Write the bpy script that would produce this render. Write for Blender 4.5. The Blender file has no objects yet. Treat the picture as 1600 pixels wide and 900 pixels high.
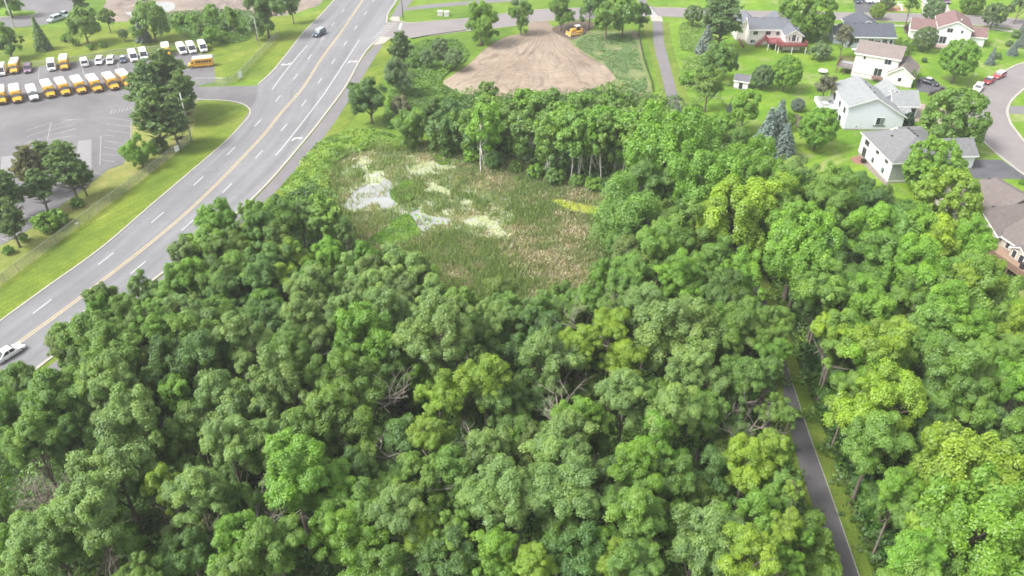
import bpy, math, random
import numpy as np
from mathutils import Vector, Matrix
PI = math.pi
R_ = math.radians
sc = bpy.context.scene

# ------------------------------------------------------------------ camera, sky, sun, exposure
F, CX, CY, PITCH, CAMH = 1245.0, 800.0, 450.0, R_(35.5), 75.0
cd = bpy.data.cameras.new('camera'); cam = bpy.data.objects.new('camera', cd)
sc.collection.objects.link(cam); sc.camera = cam
cam.location = (0, 0, CAMH); cam.rotation_euler = (PI/2 - PITCH, 0, 0)
cd.sensor_width = 36; cd.lens = 36*F/1600; cd.clip_start = 0.5; cd.clip_end = 6000

SUN_EL, SUN_AZ = R_(52), R_(250)          # azimuth clockwise from +Y
w = bpy.data.worlds.new('World'); sc.world = w; w.use_nodes = True
wn = w.node_tree; bg = wn.nodes['Background']
sky = wn.nodes.new('ShaderNodeTexSky'); sky.sky_type = 'NISHITA'; sky.sun_disc = False
sky.sun_elevation = SUN_EL; sky.sun_rotation = SUN_AZ
sky.air_density = 1.0; sky.dust_density = 4.0; sky.ozone_density = 1.0
hs = wn.nodes.new('ShaderNodeHueSaturation'); hs.inputs['Saturation'].default_value = 0.15
wn.links.new(sky.outputs[0], hs.inputs['Color']); wn.links.new(hs.outputs[0], bg.inputs[0])
bg.inputs[1].default_value = 0.15
sd = bpy.data.lights.new('sun', 'SUN'); so = bpy.data.objects.new('sun', sd); sc.collection.objects.link(so)
sd.energy = 1.9; sd.angle = R_(14); sd.color = (1.0, 0.965, 0.90)
sdir = Vector((math.sin(SUN_AZ)*math.cos(SUN_EL), math.cos(SUN_AZ)*math.cos(SUN_EL), math.sin(SUN_EL)))
so.rotation_euler = sdir.to_track_quat('Z', 'Y').to_euler(); so.location = (-60, -30, 160)
sc.view_settings.view_transform = 'Standard'; sc.view_settings.look = 'None'
sc.view_settings.gamma = 1.0; sc.view_settings.exposure = 1.27
sc.render.engine = 'CYCLES'
cy = sc.cycles
cy.filter_width = 1.7
cy.max_bounces = 7; cy.diffuse_bounces = 5; cy.glossy_bounces = 2; cy.transmission_bounces = 5; cy.transparent_max_bounces = 8
cy.caustics_reflective = False; cy.caustics_refractive = False

# ------------------------------------------------------------------ helpers
rnd = random.Random(7)
def G(px, py, z=0.0):
    x = (px-CX)/F; y = -(py-CY)/F
    dx, dy, dz = x, math.cos(PITCH)+y*math.sin(PITCH), -math.sin(PITCH)+y*math.cos(PITCH)
    t = (CAMH-z)/(-dz)
    return (dx*t, dy*t, z)
def depth(p):
    return p[1]*math.cos(PITCH) - (p[2]-CAMH)*math.sin(PITCH)

def tag(o, label=None, cat=None, group=None, kind=None):
    if label: o['label'] = label
    if cat: o['category'] = cat
    if group: o['group'] = group
    if kind: o['kind'] = kind
    return o
def link(o, parent=None):
    sc.collection.objects.link(o)
    if parent: o.parent = parent
    return o
def empty(name, loc, rz=0.0, **k):
    o = bpy.data.objects.new(name, None); link(o); o.location = loc; o.rotation_euler = (0, 0, rz)
    o.empty_display_size = 0.5
    return tag(o, **k)
def copy_tree(o, parent=None):
    c = o.copy(); link(c); c.parent = parent
    for ch in list(o.children): copy_tree(ch, c)
    return c

class MB:
    """collects vertices and faces, then links them as one mesh object"""
    def __init__(s): s.v = []; s.f = []
    def add(s, vs, fs):
        n = len(s.v); s.v += [tuple(x) for x in vs]; s.f += [tuple(i+n for i in f) for f in fs]; return s
    def box(s, x0, x1, y0, y1, z0, z1, M=None):
        vs = [(x0,y0,z0),(x1,y0,z0),(x1,y1,z0),(x0,y1,z0),(x0,y0,z1),(x1,y0,z1),(x1,y1,z1),(x0,y1,z1)]
        if M is not None: vs = [M @ Vector(v) for v in vs]
        return s.add(vs, [(0,3,2,1),(4,5,6,7),(0,1,5,4),(1,2,6,5),(2,3,7,6),(3,0,4,7)])
    def bar(s, a, b, wd, ht=None):
        a = Vector(a); b = Vector(b); d = b-a; L = d.length
        if L < 1e-6: return s
        q = d.to_track_quat('X', 'Z').to_matrix().to_4x4(); M = Matrix.Translation(a) @ q
        ht = ht or wd
        return s.box(0, L, -wd/2, wd/2, -ht/2, ht/2, M)
    def tube(s, pts, rad, n=6):
        pts = [Vector(p) for p in pts]; rings = []
        for i, p in enumerate(pts):
            d = (pts[min(i+1, len(pts)-1)] - pts[max(i-1, 0)]).normalized()
            u = d.cross(Vector((0.13, 0.97, 0.21))).normalized(); v = d.cross(u)
            r = rad[i] if hasattr(rad, '__len__') else rad
            rings.append([p + (u*math.cos(2*PI*k/n) + v*math.sin(2*PI*k/n))*r for k in range(n)])
        vs = [q for r in rings for q in r]; fs = []
        for i in range(len(pts)-1):
            for k in range(n):
                fs.append((i*n+k, i*n+(k+1) % n, (i+1)*n+(k+1) % n, (i+1)*n+k))
        fs.append(tuple(range(n-1, -1, -1))); fs.append(tuple((len(pts)-1)*n+k for k in range(n)))
        return s.add(vs, fs)
    def prism(s, poly, axis, a, b):
        """extrude a 2D polygon; axis 'y': poly in (x,z); 'x': poly in (y,z); 'z': poly in (x,y)"""
        n = len(poly)
        def m(p, t): return {'y': (p[0], t, p[1]), 'x': (t, p[0], p[1]), 'z': (p[0], p[1], t)}[axis]
        vs = [m(p, a) for p in poly] + [m(p, b) for p in poly]
        fs = [tuple(range(n)), tuple(range(2*n-1, n-1, -1))] + [(i, i+n, (i+1) % n+n, (i+1) % n) for i in range(n)]
        return s.add(vs, fs)
    def loft(s, rings, cap=True):
        n = len(rings[0]); vs = [p for r in rings for p in r]; fs = []
        for i in range(len(rings)-1):
            for k in range(n):
                fs.append((i*n+k, i*n+(k+1) % n, (i+1)*n+(k+1) % n, (i+1)*n+k))
        if cap: fs += [tuple(range(n-1, -1, -1)), tuple((len(rings)-1)*n+k for k in range(n))]
        return s.add(vs, fs)
    def build(s, name, mat, parent=None, smooth=False, bevel=0, loc=None):
        me = bpy.data.meshes.new(name); me.from_pydata(s.v, [], s.f); me.validate()
        import bmesh
        bm = bmesh.new(); bm.from_mesh(me); bmesh.ops.recalc_face_normals(bm, faces=bm.faces); bm.to_mesh(me); bm.free()
        if smooth: me.polygons.foreach_set('use_smooth', [True]*len(me.polygons))
        if mat: me.materials.append(mat)
        o = bpy.data.objects.new(name, me); link(o, parent)
        if loc: o.location = loc
        if bevel:
            m = o.modifiers.new('bevel', 'BEVEL'); m.width = bevel; m.segments = 2; m.limit_method = 'ANGLE'
        return o

# ------------------------------------------------------------------ materials
def nmat(name):
    m = bpy.data.materials.new(name); m.use_nodes = True
    nt = m.node_tree; b = nt.nodes['Principled BSDF']; return m, nt, b
def pos_node(nt, obj=False):
    if obj:
        n = nt.nodes.new('ShaderNodeTexCoord'); return n.outputs['Object']
    return nt.nodes.new('ShaderNodeNewGeometry').outputs['Position']
def noise(nt, vec, scale, detail=4, rough=0.55, dist=0.0, vs=None):
    if vs is not None:
        mp = nt.nodes.new('ShaderNodeMapping'); mp.inputs['Scale'].default_value = vs[:3]
        if len(vs) > 3:
            mp.vector_type = 'TEXTURE'; mp.inputs['Rotation'].default_value = (0, 0, vs[3]); mp.inputs['Scale'].default_value = tuple(1/q for q in vs[:3])
        nt.links.new(vec, mp.inputs[0]); vec = mp.outputs[0]
    n = nt.nodes.new('ShaderNodeTexNoise'); nt.links.new(vec, n.inputs['Vector'])
    n.inputs['Scale'].default_value = scale; n.inputs['Detail'].default_value = detail
    n.inputs['Roughness'].default_value = rough; n.inputs['Distortion'].default_value = dist
    return n.outputs['Fac']
def ramp(nt, fac, stops):
    r = nt.nodes.new('ShaderNodeValToRGB'); nt.links.new(fac, r.inputs[0]); cr = r.color_ramp
    while len(cr.elements) > 1: cr.elements.remove(cr.elements[-1])
    cr.elements[0].position = stops[0][0]; cr.elements[0].color = (*stops[0][1], 1)
    for p, c in stops[1:]:
        e = cr.elements.new(p); e.color = (*c, 1)
    return r.outputs[0]
def mix(nt, a, b, fac, mode='MIX'):
    m = nt.nodes.new('ShaderNodeMix'); m.data_type = 'RGBA'; m.blend_type = mode
    for s, v in ((6, a), (7, b)):
        if isinstance(v, tuple): m.inputs[s].default_value = (*v, 1)
        else: nt.links.new(v, m.inputs[s])
    if isinstance(fac, (int, float)): m.inputs[0].default_value = fac
    else: nt.links.new(fac, m.inputs[0])
    return m.outputs[2]
def scal(nt, a, b, op='MULTIPLY'):
    m = nt.nodes.new('ShaderNodeMath'); m.operation = op
    for i, v in enumerate((a, b)):
        if isinstance(v, (int, float)): m.inputs[i].default_value = v
        else: nt.links.new(v, m.inputs[i])
    return m.outputs[0]
def bump(nt, b, h, strength=0.3, dist=0.05):
    n = nt.nodes.new('ShaderNodeBump'); n.inputs['Strength'].default_value = strength; n.inputs['Distance'].default_value = dist
    nt.links.new(h, n.inputs['Height']); nt.links.new(n.outputs[0], b.inputs['Normal'])

def simple(name, col, rough=0.6, var=0.12, scale=3.0, metal=0.0, obj=True, fine=0.0, coat=0.0):
    """plain procedural surface: base colour broken by noise at two scales"""
    m, nt, b = nmat(name); p = pos_node(nt, obj)
    n1 = noise(nt, p, scale, 5, 0.6)
    lo = tuple(c*(1-var) for c in col); hi = tuple(min(1, c*(1+var)) for c in col)
    c = ramp(nt, n1, [(0.3, lo), (0.7, hi)])
    if fine:
        n2 = noise(nt, p, scale*14, 2, 0.7); c = mix(nt, c, ramp(nt, n2, [(0.3, (1-fine,)*3), (0.7, (1+0*fine,)*3)]), 1.0, 'MULTIPLY')
    nt.links.new(c, b.inputs['Base Color']); b.inputs['Roughness'].default_value = rough; b.inputs['Metallic'].default_value = metal
    b.inputs['Coat Weight'].default_value = coat
    return m
def grass_mat(name, cs, big=0.035, fine=2.5, stripe=None, dry=None):
    m, nt, b = nmat(name); p = pos_node(nt)
    a = ramp(nt, noise(nt, p, big, 6, 0.62, 0.6), [(0.34, cs[0]), (0.5, cs[1]), (0.66, cs[2])])
    d = ramp(nt, noise(nt, p, fine, 5, 0.75), [(0.25, (0.52, 0.56, 0.5)), (0.75, (1.35, 1.3, 1.3))])
    c = mix(nt, a, d, 1.0, 'MULTIPLY')
    c = mix(nt, c, ramp(nt, noise(nt, p, 0.35, 4, 0.6), [(0.3, (0.78, 0.82, 0.8)), (0.7, (1.12, 1.1, 1.05))]), 1.0, 'MULTIPLY')
    if stripe:
        s = noise(nt, p, 1.0, 3, 0.6, 0.0, stripe)
        c = mix(nt, c, ramp(nt, s, [(0.35, (0.86, 0.88, 0.8)), (0.65, (1.12, 1.08, 1.1))]), 1.0, 'MULTIPLY')
    if dry:
        f = ramp(nt, noise(nt, p, 0.11, 5, 0.7, 0.8), [(0.54, (0, 0, 0)), (0.7, (1, 1, 1))])
        c = mix(nt, c, dry, f)
    nt.links.new(c, b.inputs['Base Color']); b.inputs['Roughness'].default_value = 0.9; b.inputs['Specular IOR Level'].default_value = 0.15
    bump(nt, b, noise(nt, p, 3.0, 5, 0.8), 0.6, 0.12)
    return m
def asphalt_mat(name, c0, c1, patch=0.05, lane=None, crack=True):
    m, nt, b = nmat(name); p = pos_node(nt)
    c = ramp(nt, noise(nt, p, patch, 5, 0.6, 0.4), [(0.3, c0), (0.7, c1)])
    if lane is not None:
        uv = nt.nodes.new('ShaderNodeUVMap').outputs[0]
        c = mix(nt, c, ramp(nt, noise(nt, uv, 1.0, 3, 0.6, 0.0, (0.45, 0.010, 1)), [(0.35, (0.82,)*3), (0.65, (1.10,)*3)]), 1.0, 'MULTIPLY')
    c = mix(nt, c, ramp(nt, noise(nt, p, 6.0, 3, 0.8), [(0.3, (0.93,)*3), (0.7, (1.05,)*3)]), 1.0, 'MULTIPLY')
    c = mix(nt, c, ramp(nt, noise(nt, p, 0.5, 4, 0.7), [(0.3, (0.93,)*3), (0.7, (1.05,)*3)]), 1.0, 'MULTIPLY')
    if crack:
        v = nt.nodes.new('ShaderNodeTexVoronoi'); v.feature = 'DISTANCE_TO_EDGE'; v.inputs['Scale'].default_value = 0.09
        wv = nt.nodes.new('ShaderNodeMapping'); nt.links.new(p, wv.inputs[0])
        dn = nt.nodes.new('ShaderNodeTexNoise'); dn.inputs['Scale'].default_value = 0.3; nt.links.new(p, dn.inputs['Vector'])
        va = nt.nodes.new('ShaderNodeVectorMath'); va.operation = 'MULTIPLY_ADD'
        nt.links.new(dn.outputs['Color'], va.inputs[0]); va.inputs[1].default_value = (5, 5, 0); nt.links.new(p, va.inputs[2])
        nt.links.new(va.outputs[0], v.inputs['Vector'])
        c = mix(nt, c, ramp(nt, v.outputs['Distance'], [(0.0, (0.78,)*3), (0.008, (1, 1, 1))]), 0.8 if crack is True else crack, 'MULTIPLY')
    nt.links.new(c, b.inputs['Base Color']); b.inputs['Roughness'].default_value = 0.85
    bump(nt, b, noise(nt, p, 9.0, 3, 0.8), 0.25, 0.02)
    return m

M = {}
M['grass'] = grass_mat('rough_grass', [(0.080, 0.150, 0.020), (0.115, 0.195, 0.024), (0.155, 0.230, 0.034)])
M['lawn'] = grass_mat('mown_lawn', [(0.088, 0.188, 0.018), (0.128, 0.236, 0.022), (0.176, 0.270, 0.034)], 0.05, 2.0, (0.02, 0.9, 1, 0.5), (0.235, 0.245, 0.11))
M['verge'] = grass_mat('road_verge_grass', [(0.100, 0.158, 0.022), (0.140, 0.195, 0.025), (0.185, 0.228, 0.042)], 0.07, 2.5, (0.02, 0.9, 1, 1.0))
M['dry_grass'] = grass_mat('dry_grass', [(0.13, 0.17, 0.035), (0.20, 0.22, 0.06), (0.26, 0.24, 0.10)], 0.12, 3.0)
M['path_grass'] = grass_mat('path_side_grass', [(0.090, 0.150, 0.020), (0.130, 0.185, 0.030), (0.165, 0.190, 0.05)], 0.12, 3.0)
M['weeds'] = grass_mat('weedy_ground', [(0.12, 0.17, 0.06), (0.16, 0.19, 0.085), (0.22, 0.20, 0.13)], 0.12, 1.2)
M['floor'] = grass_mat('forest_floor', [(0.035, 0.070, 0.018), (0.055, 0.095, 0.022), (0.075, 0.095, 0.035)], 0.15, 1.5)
M['marsh'] = grass_mat('marsh_mud', [(0.11, 0.135, 0.052), (0.155, 0.165, 0.080), (0.215, 0.195, 0.13)], 0.10, 1.6)
M['algae'] = grass_mat('algae', [(0.20, 0.26, 0.03), (0.25, 0.29, 0.04), (0.28, 0.29, 0.06)], 0.3, 2.0)
M['moss'] = grass_mat('bright_marsh_plants', [(0.09, 0.22, 0.01), (0.14, 0.29, 0.012), (0.19, 0.32, 0.02)], 0.3, 1.6)
M['road'] = asphalt_mat('road_asphalt', (0.146, 0.146, 0.155), (0.178, 0.178, 0.188), 0.05, lane=R_(62), crack=0.5)
M['lot'] = asphalt_mat('parking_asphalt', (0.098, 0.095, 0.101), (0.152, 0.147, 0.153), 0.09, crack=0.6)
M['street'] = asphalt_mat('residential_asphalt', (0.170, 0.154, 0.154), (0.200, 0.182, 0.182), 0.06, crack=0.6)
M['trail'] = asphalt_mat('trail_asphalt', (0.130, 0.122, 0.130), (0.158, 0.149, 0.156), 0.08, crack=0.5)
M['path'] = asphalt_mat('path_asphalt', (0.070, 0.067, 0.073), (0.108, 0.103, 0.108), 0.16)
M['drive'] = asphalt_mat('driveway_asphalt', (0.060, 0.060, 0.068), (0.095, 0.095, 0.106), 0.2, crack=0.6)
M['concrete'] = simple('concrete', (0.33, 0.31, 0.27), 0.85, 0.12, 0.6, obj=False, fine=0.15)
M['pinkdrive'] = simple('tinted_concrete', (0.30, 0.235, 0.20), 0.85, 0.1, 0.6, obj=False, fine=0.12)
M['paint'] = simple('road_paint', (0.48, 0.48, 0.47), 0.6, 0.12, 1.5, obj=False, fine=0.25)
M['oldpaint'] = simple('worn_paint', (0.36, 0.35, 0.33), 0.7, 0.2, 1.0, obj=False, fine=0.45)
M['yellow'] = simple('yellow_paint', (0.50, 0.39, 0.20), 0.6, 0.12, 1.0, obj=False, fine=0.2)
M['patch'] = simple('asphalt_patch', (0.215, 0.208, 0.215), 0.85, 0.08, 0.4, obj=False, fine=0.15)

def dirt_mat(name, ex, cols):
    m, nt, b = nmat(name); p = pos_node(nt)
    base = ramp(nt, noise(nt, p, 0.07, 6, 0.65, 0.8), [(0.3, cols[0]), (0.5, cols[1]), (0.7, cols[2])])
    sub = nt.nodes.new('ShaderNodeVectorMath'); sub.operation = 'SUBTRACT'; nt.links.new(p, sub.inputs[0]); sub.inputs[1].default_value = (ex[0], ex[1], 0)
    sp = nt.nodes.new('ShaderNodeSeparateXYZ'); nt.links.new(sub.outputs[0], sp.inputs[0])
    ang = scal(nt, sp.outputs[0], sp.outputs[1], 'ARCTAN2'); ln = nt.nodes.new('ShaderNodeVectorMath'); ln.operation = 'LENGTH'; nt.links.new(sub.outputs[0], ln.inputs[0])
    cmb = nt.nodes.new('ShaderNodeCombineXYZ'); nt.links.new(scal(nt, ang, 9.0), cmb.inputs[0]); nt.links.new(scal(nt, ln.outputs['Value'], 0.07), cmb.inputs[1])
    tr = noise(nt, cmb.outputs[0], 1.3, 6, 0.68, 1.6)
    c = mix(nt, base, ramp(nt, tr, [(0.38, (0.58, 0.54, 0.53)), (0.47, (0.98, 0.98, 0.98)), (0.60, (1.25, 1.23, 1.21))]), 0.75, 'MULTIPLY')
    # darker wheel-worked earth near the entrance
    near = nt.nodes.new('ShaderNodeMapRange'); nt.links.new(ln.outputs['Value'], near.inputs[0]); near.inputs[1].default_value = 4; near.inputs[2].default_value = 30
    near.inputs[3].default_value = 0.75; near.inputs[4].default_value = 0.0
    c = mix(nt, c, (0.17, 0.125, 0.10), scal(nt, near.outputs[0], tr))
    c = mix(nt, c, ramp(nt, noise(nt, p, 1.6, 5, 0.75), [(0.3, (0.82,)*3), (0.7, (1.1,)*3)]), 1.0, 'MULTIPLY')
    nt.links.new(c, b.inputs['Base Color']); b.inputs['Roughness'].default_value = 0.95
    bump(nt, b, tr, 0.5, 0.25)
    return m
ENT = G(850, 40)
M['dirt'] = dirt_mat('graded_earth', ENT, [(0.175, 0.132, 0.098), (0.228, 0.180, 0.136), (0.285, 0.234, 0.182)])
M['dirt2'] = dirt_mat('site_earth', G(430, -60), [(0.14, 0.115, 0.10), (0.19, 0.155, 0.13), (0.26, 0.21, 0.17)])
M['mud'] = simple('dark_soil', (0.10, 0.075, 0.055), 0.95, 0.3, 0.7, obj=False, fine=0.3)
def water_mat():
    m, nt, b = nmat('pond_water'); p = pos_node(nt)
    c = ramp(nt, noise(nt, p, 0.25, 4, 0.6), [(0.35, (0.22, 0.23, 0.22)), (0.62, (0.28, 0.29, 0.29))])
    weed = ramp(nt, noise(nt, p, 1.1, 6, 0.75, 1.0), [(0.56, (0, 0, 0)), (0.66, (1, 1, 1))])
    c = mix(nt, c, (0.30, 0.34, 0.18), weed)
    nt.links.new(c, b.inputs['Base Color']); b.inputs['Roughness'].default_value = 0.08; b.inputs['IOR'].default_value = 1.33
    bump(nt, b, noise(nt, p, 2.0, 3, 0.6), 0.08, 0.02)
    return m
M['water'] = water_mat()
def duckweed_mat():
    m, nt, b = nmat('duckweed_water'); p = pos_node(nt)
    c = ramp(nt, noise(nt, p, .5, 6, .75, 1.0), [(0.30, (0.33, 0.34, 0.31)), (0.44, (0.31, 0.33, 0.23)), (0.56, (0.29, 0.32, 0.16)), (0.66, (0.17, 0.22, 0.07))])
    nt.links.new(c, b.inputs['Base Color']); b.inputs['Roughness'].default_value = 0.25; return m
M['duckweed'] = duckweed_mat()
def wet_mat():
    m, nt, b = nmat('wet_marsh'); p = pos_node(nt)
    g = ramp(nt, noise(nt, p, .4, 5, .7), [(0.35, (0.12, 0.17, 0.05)), (0.5, (0.16, 0.20, 0.07)), (0.65, (0.21, 0.20, 0.12))])
    w_ = ramp(nt, noise(nt, p, .8, 4, .7), [(0.4, (0.36, 0.37, 0.34)), (0.6, (0.30, 0.35, 0.18))])
    f = ramp(nt, noise(nt, p, .22, 7, .72, 1.2), [(0.49, (0, 0, 0)), (0.56, (1, 1, 1))])
    nt.links.new(mix(nt, g, w_, f), b.inputs['Base Color']); b.inputs['Roughness'].default_value = 0.4; return m
M['wet'] = wet_mat()

def foliage_mat(name, attr=False, trans=0.42, vary=0.26):
    m, nt, b = nmat(name); nt.nodes.remove(b)
    if attr:
        a = nt.nodes.new('ShaderNodeAttribute'); a.attribute_name = 'col'; col = a.outputs['Color']
    else:
        oi = nt.nodes.new('ShaderNodeObjectInfo'); a = nt.nodes.new('ShaderNodeAttribute'); a.attribute_name = 'v'
        r = ramp(nt, a.outputs['Fac'], [(0.0, (1-vary, 1-vary, 1-vary*0.7)), (0.5, (1, 1, 1)), (1.0, (1+vary*1.5, 1+vary*0.9, 1+vary*0.2))])
        col = mix(nt, oi.outputs['Color'], r, 1.0, 'MULTIPLY')
    d = nt.nodes.new('ShaderNodeBsdfDiffuse'); t = nt.nodes.new('ShaderNodeBsdfTranslucent'); g = nt.nodes.new('ShaderNodeBsdfGlossy')
    g.inputs['Roughness'].default_value = 0.55; g.inputs['Color'].default_value = (0.9, 0.95, 1, 1)
    nt.links.new(col, d.inputs[0]); tc = mix(nt, col, (1.3, 1.25, 0.6), 1.0, 'MULTIPLY'); nt.links.new(tc, t.inputs[0])
    m1 = nt.nodes.new('ShaderNodeMixShader'); m1.inputs[0].default_value = trans; nt.links.new(d.outputs[0], m1.inputs[1]); nt.links.new(t.outputs[0], m1.inputs[2])
    m2 = nt.nodes.new('ShaderNodeMixShader'); m2.inputs[0].default_value = 0.035; nt.links.new(m1.outputs[0], m2.inputs[1]); nt.links.new(g.outputs[0], m2.inputs[2])
    nt.links.new(m2.outputs[0], nt.nodes['Material Output'].inputs[0])
    return m
def haze():
    m = bpy.data.materials.new('haze_air'); m.use_nodes = True; nt = m.node_tree; nt.nodes.remove(nt.nodes['Principled BSDF'])
    v = nt.nodes.new('ShaderNodeVolumePrincipled'); v.inputs['Color'].default_value = (.97, .98, 1.0, 1); v.inputs['Density'].default_value = HAZE; v.inputs['Anisotropy'].default_value = .2
    nt.links.new(v.outputs[0], nt.nodes['Material Output'].inputs['Volume']); m.cycles.homogeneous_volume = True
    MB().box(-720, 720, -720, 720, -1.5, 80).build('haze', m)['kind'] = 'stuff'
HAZE = .00026
haze()
M['leaf'] = foliage_mat('leaves', trans=.50, vary=.30); M['gleaf'] = foliage_mat('ground_plants', True)
def bark(name, c0, c1, sc_=2.0):
    m, nt, b = nmat(name); p = pos_node(nt, True)
    c = ramp(nt, noise(nt, p, 6.0, 5, 0.7, 0.3, (1, 1, 0.3)), [(0.35, c0), (0.65, c1)])
    nt.links.new(c, b.inputs['Base Color']); b.inputs['Roughness'].default_value = 0.9
    return m
M['bark'] = bark('grey_brown_bark', (0.10, 0.08, 0.06), (0.20, 0.17, 0.14))
M['brown'] = bark('brown_twigs', (0.17, 0.135, 0.115), (0.27, 0.225, 0.195))
M['dead'] = bark('dead_grey_wood', (0.22, 0.18, 0.16), (0.38, 0.33, 0.30))
M['pale'] = bark('pale_aspen_bark', (0.42, 0.40, 0.35), (0.62, 0.60, 0.54))

# ------------------------------------------------------------------ flat sheets from outlines
def catmull(pts, k=6, closed=False):
    n = len(pts); out = []
    rng = range(n) if closed else range(n-1)
    for i in rng:
        if closed: p = [pts[(i+j-1) % n] for j in range(4)]
        else: p = [pts[max(i-1, 0)], pts[i], pts[i+1], pts[min(i+2, n-1)]]
        for s in range(k):
            t = s/k; t2, t3 = t*t, t*t*t
            out.append(tuple(0.5*((2*p[1][a]) + (-p[0][a]+p[2][a])*t + (2*p[0][a]-5*p[1][a]+4*p[2][a]-p[3][a])*t2 + (-p[0][a]+3*p[1][a]-3*p[2][a]+p[3][a])*t3) for a in range(len(p[0]))))
    if not closed: out.append(tuple(pts[-1]))
    return out
def wpts(px, z=0.0): return [G(*p[:2], 0)[:2] for p in px]
def sheet(name, px, z, mat, smooth=True, parent=None, kind='structure', world=False, label=None):
    w2 = list(px) if world else wpts(px)
    if smooth: w2 = catmull(w2, 6, True)
    me = bpy.data.meshes.new(name)
    me.from_pydata([(x, y, z) for x, y in w2], [], [tuple(range(len(w2)))])
    o = bpy.data.objects.new(name, me); link(o, parent)
    me.materials.append(mat)
    if me.polygons[0].normal.z < 0: me.flip_normals()
    if kind and not parent: o['kind'] = kind
    if label: o['label'] = label
    return o
def offset_line(pts, d):
    out = []
    for i, p in enumerate(pts):
        a = pts[max(i-1, 0)]; b = pts[min(i+1, len(pts)-1)]
        dx, dy = b[0]-a[0], b[1]-a[1]; L = math.hypot(dx, dy) or 1
        out.append((p[0]-dy/L*d, p[1]+dx/L*d))
    return out
def strip_mb(mb, pts, wd, z0, z1=None, off=0.0):
    """band along a world polyline; with z1 a raised box band"""
    a = offset_line(pts, off-wd/2); b = offset_line(pts, off+wd/2); n = len(pts)
    if z1 is None:
        vs = [(x, y, z0) for x, y in a] + [(x, y, z0) for x, y in b]
        return mb.add(vs, [(i, i+1, n+i+1, n+i) for i in range(n-1)])
    vs = [(x, y, z1) for x, y in a] + [(x, y, z1) for x, y in b] + [(x, y, z0) for x, y in a] + [(x, y, z0) for x, y in b]
    fs = []
    for i in range(n-1):
        fs += [(i, i+1, n+i+1, n+i), (2*n+i, 2*n+i+1, i+1, i), (n+i, n+i+1, 3*n+i+1, 3*n+i)]
    fs += [(0, n, 3*n, 2*n), (n-1, 2*n-1, 4*n-1, 3*n-1)]
    return mb.add(vs, fs)
def kerb(px, wd=0.45, h=0.12, name='kerb', off=0.0, smooth=True):
    w2 = wpts(px); w2 = catmull(w2, 6) if smooth else w2
    o = strip_mb(MB(), w2, wd, -0.02, h, off).build(name, M['concrete']); o['kind'] = 'structure'; return o

# ------------------------------------------------------------------ the setting: ground, roads, paths
def chain(pts): return catmull(wpts(pts), 6)
def band(name, left, right, z, mat, **k):
    return sheet(name, chain(left) + chain(right)[::-1], z, mat, smooth=False, world=True, **k)
me = bpy.data.meshes.new('ground'); S_ = 700
me.from_pydata([(-S_, -S_, 0), (S_, -S_, 0), (S_, S_, 0), (-S_, S_, 0)], [], [(0, 1, 2, 3)]); me.materials.append(M['grass'])
tag(link(bpy.data.objects.new('ground', me)), kind='structure')

FLOOR = [(-250, 1100), (-100, 720), (0, 660), (92, 578), (230, 482), (340, 402), (428, 315), (520, 300), (540, 370), (640, 412), (680, 454), (760, 476), (880, 466), (938, 415), (960, 340), (985, 300), (1090, 200), (1180, 230), (1290, 300), (1400, 350), (1500, 400), (1560, 430), (1590, 560), (1700, 640), (1900, 1100)]
MARSH = [(500, 262), (560, 236), (600, 226), (690, 228), (760, 240), (860, 275), (985, 295), (975, 340), (936, 412), (885, 472), (760, 482), (680, 462), (600, 400), (545, 385), (515, 340), (510, 290)]
GROVE = [(655, 185), (690, 215), (760, 238), (860, 272), (985, 298), (1090, 215), (1064, 165), (1010, 150), (960, 140), (870, 152), (760, 150), (700, 150)]
LAWN = [(1012, 33), (1200, 30), (1450, 38), (1700, 60), (1800, 200), (1750, 560), (1610, 540), (1560, 430), (1480, 395), (1400, 350), (1290, 300), (1180, 235), (1092, 205), (1062, 165), (1030, 165), (1022, 110), (1014, 60)]
NLAWN = [(1020, 8), (1200, 16), (1440, 19), (1600, 28), (1800, 44), (1800, -60), (1000, -60)]
sheet('lawn', LAWN, .006, M['lawn']); sheet('far_lawn', NLAWN, .006, M['lawn'], smooth=False)
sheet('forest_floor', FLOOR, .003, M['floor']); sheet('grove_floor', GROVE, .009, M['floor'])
sheet('marsh', MARSH, .012, M['marsh'])
sheet('meadow', [(-60, 46), (150, 42), (300, 30), (480, 25), (520, 5), (500, 25), (475, 50), (450, 82), (415, 122), (336, 130), (333, 85), (190, 84), (55, 105), (-60, 120)], .006, M['verge'], smooth=False)
sheet('road_verge', [(-90, 500), (0, 447), (95, 376), (207, 293), (292, 226), (303, 205), (308, 160), (325, 157), (355, 158), (380, 164), (391, 173), (389, 184), (372, 203), (345, 229), (245, 314), (160, 387), (70, 452), (0, 503), (-90, 575)], .010, M['verge'], smooth=False)
sheet('dry_verge', [(-90, 420), (0, 385), (37, 365), (54, 355), (142, 287), (170, 265), (192, 258), (203, 240), (205, 195), (215, 165), (312, 155), (303, 207), (292, 228), (207, 295), (95, 378), (0, 449), (-90, 502)], .008, M['dry_grass'], smooth=False)
sheet('trail_verge', [(-90, 665), (0, 612), (85, 548), (285, 395), (472, 220), (565, 90), (592, 62), (632, 55), (622, 85), (592, 128), (565, 172), (530, 214), (490, 249), (440, 305), (345, 405), (235, 492), (135, 580), (60, 640), (-90, 740)], .008, M['verge'], smooth=False)
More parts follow.
